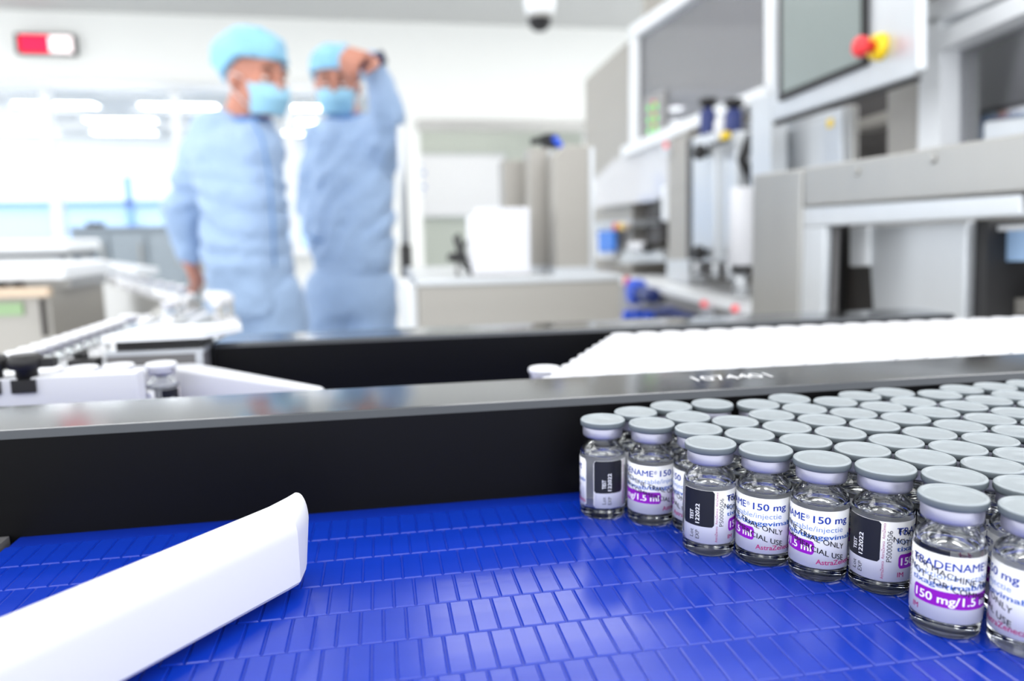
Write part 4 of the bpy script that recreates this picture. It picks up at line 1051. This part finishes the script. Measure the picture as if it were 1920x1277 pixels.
wtext(pr, 'FOR MACHINE TRIAL ONLY', 3, 208, 17.9, 1.5, BK, 0.006, 8.04, slope=-0.28)
wtext(pr, 'NOT FOR COMMERCIAL USE', -6, 208, 15.6, 1.5, BK, 0.006, 8.04, slope=-0.30)
ME['print'] = pr.mesh('label_print', ['ink_blue', 'ink_pale', 'ink_mid', 'ink_purple', 'ink_white', 'ink_magenta', 'ink_black'])

def vial(x, y, rot, kind, label, group=None, liquid=True, printed=True, z=None):
    t = thing('glass_vial', label, 'vial', (x, y, BELT if z is None else z), group); t.rotation_euler = (0, 0, R(rot))
    def part(nm, key, par=t):
        o = bpy.data.objects.new(nm, ME[key]); COL.objects.link(o); o.parent = par; return o
    part('glass_body', 'glass')
    part('stopper', 'stopper')
    part('crimp_seal', 'crimp'); part('flip_cap', 'cap_grey' if kind == 'grey' else 'cap_white')
    l = part('label', 'label')
    if printed: part('label_print', 'print', l)
    return t
GREY = [[74.21, 240.48], [88.65, 231.5], [100.86, 220.96], [97.58, 205.18], [110.87, 196.06], [120.74, 183.31], [133.04, 172.89], [134.59, 150.29], [146.4, 138.56], [136.39, 247.73], [152.29, 253.39], [148.94, 237.62], [132.87, 231.98], [165.84, 244.62], [180.56, 251.2], [161.37, 227.35], [145.59, 221.83], [129.45, 216.23], [177.3, 233.28], [196.62, 253.24], [158.01, 211.56], [141.95, 206.05], [126.4, 200.4], [192.87, 237.56], [173.78, 217.06], [168.14, 199.02], [152.43, 193.8], [137.22, 188.45], [189.17, 221.88], [210.9, 245.73], [225.82, 251.83], [205.6, 227.65], [199.6, 209.59], [183.66, 204.32], [164.65, 183.28], [149.44, 177.94], [180.4, 188.54], [220.84, 232.91], [241.95, 252.61], [145.25, 162.37], [258.05, 253.49], [236.35, 237.49], [214.96, 214.52], [161.65, 167.42], [195.94, 193.88], [176.9, 172.8], [157.47, 151.85], [88.72, 247.62], [104.43, 252.84], [104.3, 236.72], [116.26, 225.91], [120.4, 252.6], [113.57, 211.3], [211.6, 198.75], [192.4, 177.73], [232.76, 221.78], [254.65, 237.69]]
FRONT = {0: (82, 'corner vial at the left end of the grey-capped pack, black panel facing front'),
 1: (-123, 'second grey-capped front vial from the left, purple badge beside the corner vial'),
 2: (-218, 'mostly hidden third front vial squeezed between the purple-badge vial and a black-panel vial'),
 3: (39.6, 'front vial with black panel and PS0000506, left of two purple-badge vials'),
 4: (-166, 'front vial reading 150 mg, directly right of the left PS0000506 vial'),
 5: (-155, 'front vial reading 150 mg, directly left of the right PS0000506 vial'),
 6: (27, 'front vial with black panel and PS0000506, left of the big TRADENAME vial'),
 7: (-63, 'nearest fully visible front vial, TRADENAME and complete purple badge facing the camera'),
 8: (-229, 'front vial cut by the right edge of the picture')}
# keep touching vials from overlapping
GP = [Vector((a, b)) for a, b in GREY]
for it in range(120):
    for i in range(len(GP)):
        for j in range(i):
            d = GP[i]-GP[j]; L_ = d.length
            if L_ < 16.06:
                s_ = d.normalized()*(16.06-L_)*0.5; GP[i] += s_; GP[j] -= s_
        GP[i].y = min(GP[i].y, RF*1000-8.1)
rnd = random.Random(3)
ORD = ['first', 'second', 'third', 'fourth', 'fifth', 'sixth', 'seventh', 'eighth', 'ninth', 'tenth', 'eleventh', 'twelfth']
RAILROW = sorted([i for i in range(len(GP)) if GP[i].y > 249.8], key=lambda i: GP[i].x)
for i, p in enumerate(GP):
    beta = math.degrees(math.atan2(-p.y, -p.x))
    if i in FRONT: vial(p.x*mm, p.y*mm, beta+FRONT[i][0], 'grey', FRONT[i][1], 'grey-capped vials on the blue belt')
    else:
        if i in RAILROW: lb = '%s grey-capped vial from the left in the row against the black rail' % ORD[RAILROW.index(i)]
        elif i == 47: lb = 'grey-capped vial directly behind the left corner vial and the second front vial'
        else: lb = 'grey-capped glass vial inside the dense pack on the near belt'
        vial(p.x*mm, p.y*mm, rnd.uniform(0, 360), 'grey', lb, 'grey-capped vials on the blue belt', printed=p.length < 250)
# pack of white-capped vials between the rails
def leftx(y):
    pts = [(0.305, 0.078), (0.322, 0.072), (0.336, 0.067), (0.346, 0.076), (0.357, 0.089), (0.388, 0.109), (0.416, 0.122), (0.448, 0.136), (0.47, 0.14)]
    for (a, b), (c, d) in zip(pts, pts[1:]):
        if a <= y <= c: return b+(d-b)*(y-a)/(c-a)
    return 0.14
ws = 0.01612; row = 0
y = RB+0.0083
while y < FF-0.008:
    x = leftx(y)+(0.004 if row % 2 else 0.0); lim = y*1.0+0.045
    base_ = 0.06+(ws/2 if row % 2 else 0)
    k0 = math.ceil((x-base_)/ws); x = base_+k0*ws
    while x < lim:
        first = x < base_+k0*ws+1e-6
        lb = 'white-capped glass vial in the dense pack between the two black rails'
        if first: lb = 'white-capped vial at the left edge of its pack, %s row behind the polished rail' % ORD[row]
        vial(x+rnd.uniform(-1, 1)*3e-5, y, rnd.uniform(0, 360), 'white', lb, 'white-capped vials between the rails', False, False)
        x += ws
    y += ws*0.8665; row += 1
# vials around the white guides at left
for x, y, lb in ((-0.1143, 0.4075, 'white-capped vial standing clear at the right end of the white guide block'),
                 (-0.1352, 0.4080, 'white-capped vial peeking over the white guide block, nearest to the clear-standing one'),
                 (-0.1517, 0.4060, 'white-capped vial peeking over the white guide block, second from the clear-standing one'),
                 (-0.1682, 0.4050, 'white-capped vial peeking over the white guide block, beside the black clamp knobs')):
    beta = math.degrees(math.atan2(-y, -x)); vial(x, y, beta+95 if 'clear' in lb[:60] and x > -0.12 else beta+150, 'white', lb, 'white-capped vials by the guide block', False, True)
# ------------------------------------------------------------------ vial lanes beyond the rails at left
LX = -0.2105
LT_ = BELT
ln = thing('vial_lane', 'narrow steel lane conveyor carrying a single file of white-capped vials away from the camera', 'conveyor', (LX, 0.7, 0))
MB().box(LX-0.0105, LX+0.0105, 0.5175, 0.925, LT_-0.03, LT_-0.0002).build('lane_chain', 'white_plastic', ln)
MB().box(LX-0.016, LX-0.0110, 0.5175, 0.915, LT_-0.045, LT_+0.010).build('side_plate', 'steel_light', ln)
MB().box(LX+0.0110, LX+0.016, 0.5175, 0.915, LT_-0.045, LT_+0.010).build('side_plate', 'steel_light', ln)
for sx in (-1, 1): MB().tube([(LX+sx*0.0125, 0.70, LT_+0.017), (LX+sx*0.0125, 0.90, LT_+0.017)], 0.0026, 8).build('guide_rod', 'steel_light', ln)
for y in (0.74, 0.84): MB().box(LX-0.015, LX+0.015, y, y+0.006, LT_-0.05, LT_-0.035).build('bracket', 'dark', ln)
for y in (0.55, 0.9): MB().box(LX-0.02, LX+0.02, y, y+0.04, 0, LT_-0.045).build('leg', 'steel', ln)
rnd2 = random.Random(11)
y = 0.508; n = 0
while y < 0.652:
    vial(LX, y, rnd2.uniform(0, 360), 'white', 'white-capped vial queued in the single-file lane at the far left', 'vials queued in the lane', False, False); y += 0.0163
# the queue also runs over the second belt's left end
y = 0.4555+0.0
vial(-0.2125, 0.679, 40, 'white', 'lone white-capped vial just ahead of the queue in the lane', None, False, False)
vial(-0.2115, 0.799, 80, 'white', 'lone white-capped vial near the curved white turn of the lane', None, False, False)
# feeder guide joining lane and belt at the frame's left edge
fg = thing('lane_feeder', 'steel plate joining the vial lane to the belt', 'plate', (LX, 0.49, BELT-0.012))
MB().box(LX-0.04, LX+0.05, 0.4995 if False else 0.4565, 0.5165, BELT-0.012, BELT-0.0003).build('plate', 'steel_light', fg)
MB().box(LX+0.012, LX+0.016, 0.4565, 0.5165, BELT-0.0003, BELT+0.012).build('side_plate', 'steel_light', fg)
for i in range(3): vial(LX, 0.4595+0.0162*i-0.0005, rnd2.uniform(0, 360), 'white', 'white-capped vial queued in the single-file lane at the far left', 'vials queued in the lane', False, False)
# turn wheel
wc = Vector((-0.262, 0.985))
tw = thing('turn_wheel', 'white curved turn where the lane doubles back, beside the left person', 'turn wheel', (wc.x, wc.y, 0))
MB().lathe([(0.060, LT_-0.03), (0.064, LT_-0.026), (0.064, LT_-0.002), (0.060, LT_)], 40, (wc.x, wc.y, 0)).build('disc', 'white_plastic', tw)
def arc(r_, z, a0, a1, n=24): return [(wc.x+r_*math.cos(R(a0+(a1-a0)*i/n)), wc.y+r_*math.sin(R(a0+(a1-a0)*i/n)), z) for i in range(n+1)]
MB().tube(arc(0.071, LT_+0.020, -28, 62), 0.0075, 10).build('outer_guide', 'white_plastic', tw)
MB().tube(arc(0.074, LT_-0.012, -28, 62), 0.010, 10).build('lower_guide', 'white_plastic', tw)
for a_ in (-20, 15, 50): 
    q = arc(0.073, 0, a_, a_, 1)[0]; MB().lathe([(0.004, LT_-0.03), (0.004, LT_+0.022)], 8, (q[0], q[1], 0)).build('guide_pin', 'steel', tw)
MB().lathe([(0.02, LT_), (0.02, LT_+0.008), (0.01, LT_+0.014)], 16, (wc.x, wc.y, 0)).build('hub', 'steel', tw)
MB().lathe([(0.025, 0.02), (0.025, LT_-0.03)], 16, (wc.x, wc.y, 0)).build('column', 'steel_beige', tw)
MB().lathe([(0.05, 0.0), (0.05, 0.012), (0.03, 0.02)], 24, (wc.x, wc.y, 0)).build('foot', 'steel_beige', tw)
# return lane going back left
r0 = Vector((-0.2535, 1.049)); rd = Vector((-0.3, 0.617)).normalized(); rp = Vector((rd.y, -rd.x))
def rl(s, t, z): q = r0+rd*s+rp*t; return Vector((q.x, q.y, z))
rt = thing('return_lane', 'pale return lane conveyor running back left with glass guards and spaced vials', 'conveyor', tuple(rl(0.4, 0, 0)))
def rbox(nm, m_, s0, s1, t0, t1, z0, z1): 
    o = MB(rl).box(s0, s1, t0, t1, z0, z1).build(nm, m_, rt); fix_normals(o); return o
rbox('lane_chain', 'white_plastic', 0.02, 1.4, -0.016, 0.016, LT_-0.02, LT_-0.0002)
rbox('side_plate', 'steel', 0.024, 1.4, 0.017, 0.022, LT_-0.060, LT_+0.012)
rbox('side_plate', 'steel', 0.02, 1.4, -0.022, -0.017, LT_-0.060, LT_+0.012)
rbox('valance', 'steel_beige', 0.03, 1.4, 0.022, 0.026, LT_-0.12, LT_-0.03)
rbox('guide_bar', 'white_plastic', 0.06, 1.4, 0.018, 0.023, LT_+0.014, LT_+0.020)
rbox('guard_top', 'steel_light', 0.55, 1.4, 0.03, 0.07, LT_+0.028, LT_+0.042)
for s in (0.6, 0.9, 1.2): rbox('guard_post', 'steel', s, s+0.012, 0.045, 0.055, LT_-0.06, LT_+0.028)
for s in (0.1, 0.7, 1.3): rbox('leg', 'steel', s, s+0.03, -0.015, 0.015, 0, LT_-0.02)
for s in (0.022, 0.092, 0.165, 0.245, 0.322, 0.42, 0.52):
    q = rl(s+0.012, 0, 0); vial(q.x, q.y, rnd2.uniform(0, 360), 'white', 'white-capped vial spaced out along the pale return lane at the back left', 'vials on the return lane', False, False)
# feeder machine at the far left
fm = thing('feeder_machine', 'beige feeder machine with a green strip and white top at the left edge', 'machine', (-0.62, 1.3, 0))
a = aty(-120, 545, 1.15); b = aty(92, 545, 1.15)
MB().box(a.x, b.x, 1.15, 1.36, 0.0, b.z).build('body', 'steel_beige', fm)
p = aty(40, 580, 1.15); MB().box(a.x, b.x-0.035, 1.146, 1.15, p.z-0.008, p.z+0.010).build('green_strip', 'green_paint', fm)
p0 = aty(78, 560, 1.15); p1 = aty(90, 630, 1.15); MB().box(p0.x, p1.x, 1.14, 1.15, p1.z, p0.z).build('dark_slot', 'dark_brown', fm)
p0 = aty(0, 540, 1.15); p1 = aty(70, 555, 1.15); MB().box(a.x, p1.x+0.02, 1.135, 1.15, p1.z, p0.z).build('edge_strip', 'orange', fm)
zt3 = aty(50, 498, 1.18).z
MB().box(a.x, b.x+0.01, 1.20, 1.35, b.z, zt3-0.022).build('riser', 'steel', fm)
o = MB().box(a.x, b.x+0.015, 1.17, 1.36, zt3-0.022, zt3).build('top_cover', 'white_paint', fm); bevel(o, 0.004)
for px in (4, 34): 
    q0 = aty(px-8, 516, 1.20); q1 = aty(px+10, 545, 1.20); MB().box(q0.x, q1.x, 1.192, 1.20, b.z+0.002, q0.z).build('sensor', 'dark', fm)
# clutter by the transfer: small black connector
p = atz(203, 660, RTOP)
cb = thing('cable_plug', 'small black cable plug beside the rail end block', 'plug', (-0.168, 0.437, BELT))
MB().box(-0.172, -0.158, 0.4405, 0.452, BELT, RTOP-0.004).build('plug_body', 'dark', cb)
MB().tube([(-0.165, 0.447, RTOP-0.004), (-0.166, 0.450, RTOP-0.001), (-0.172, 0.452, RTOP-0.003)], 0.002, 8).build('cable', 'dark', cb)
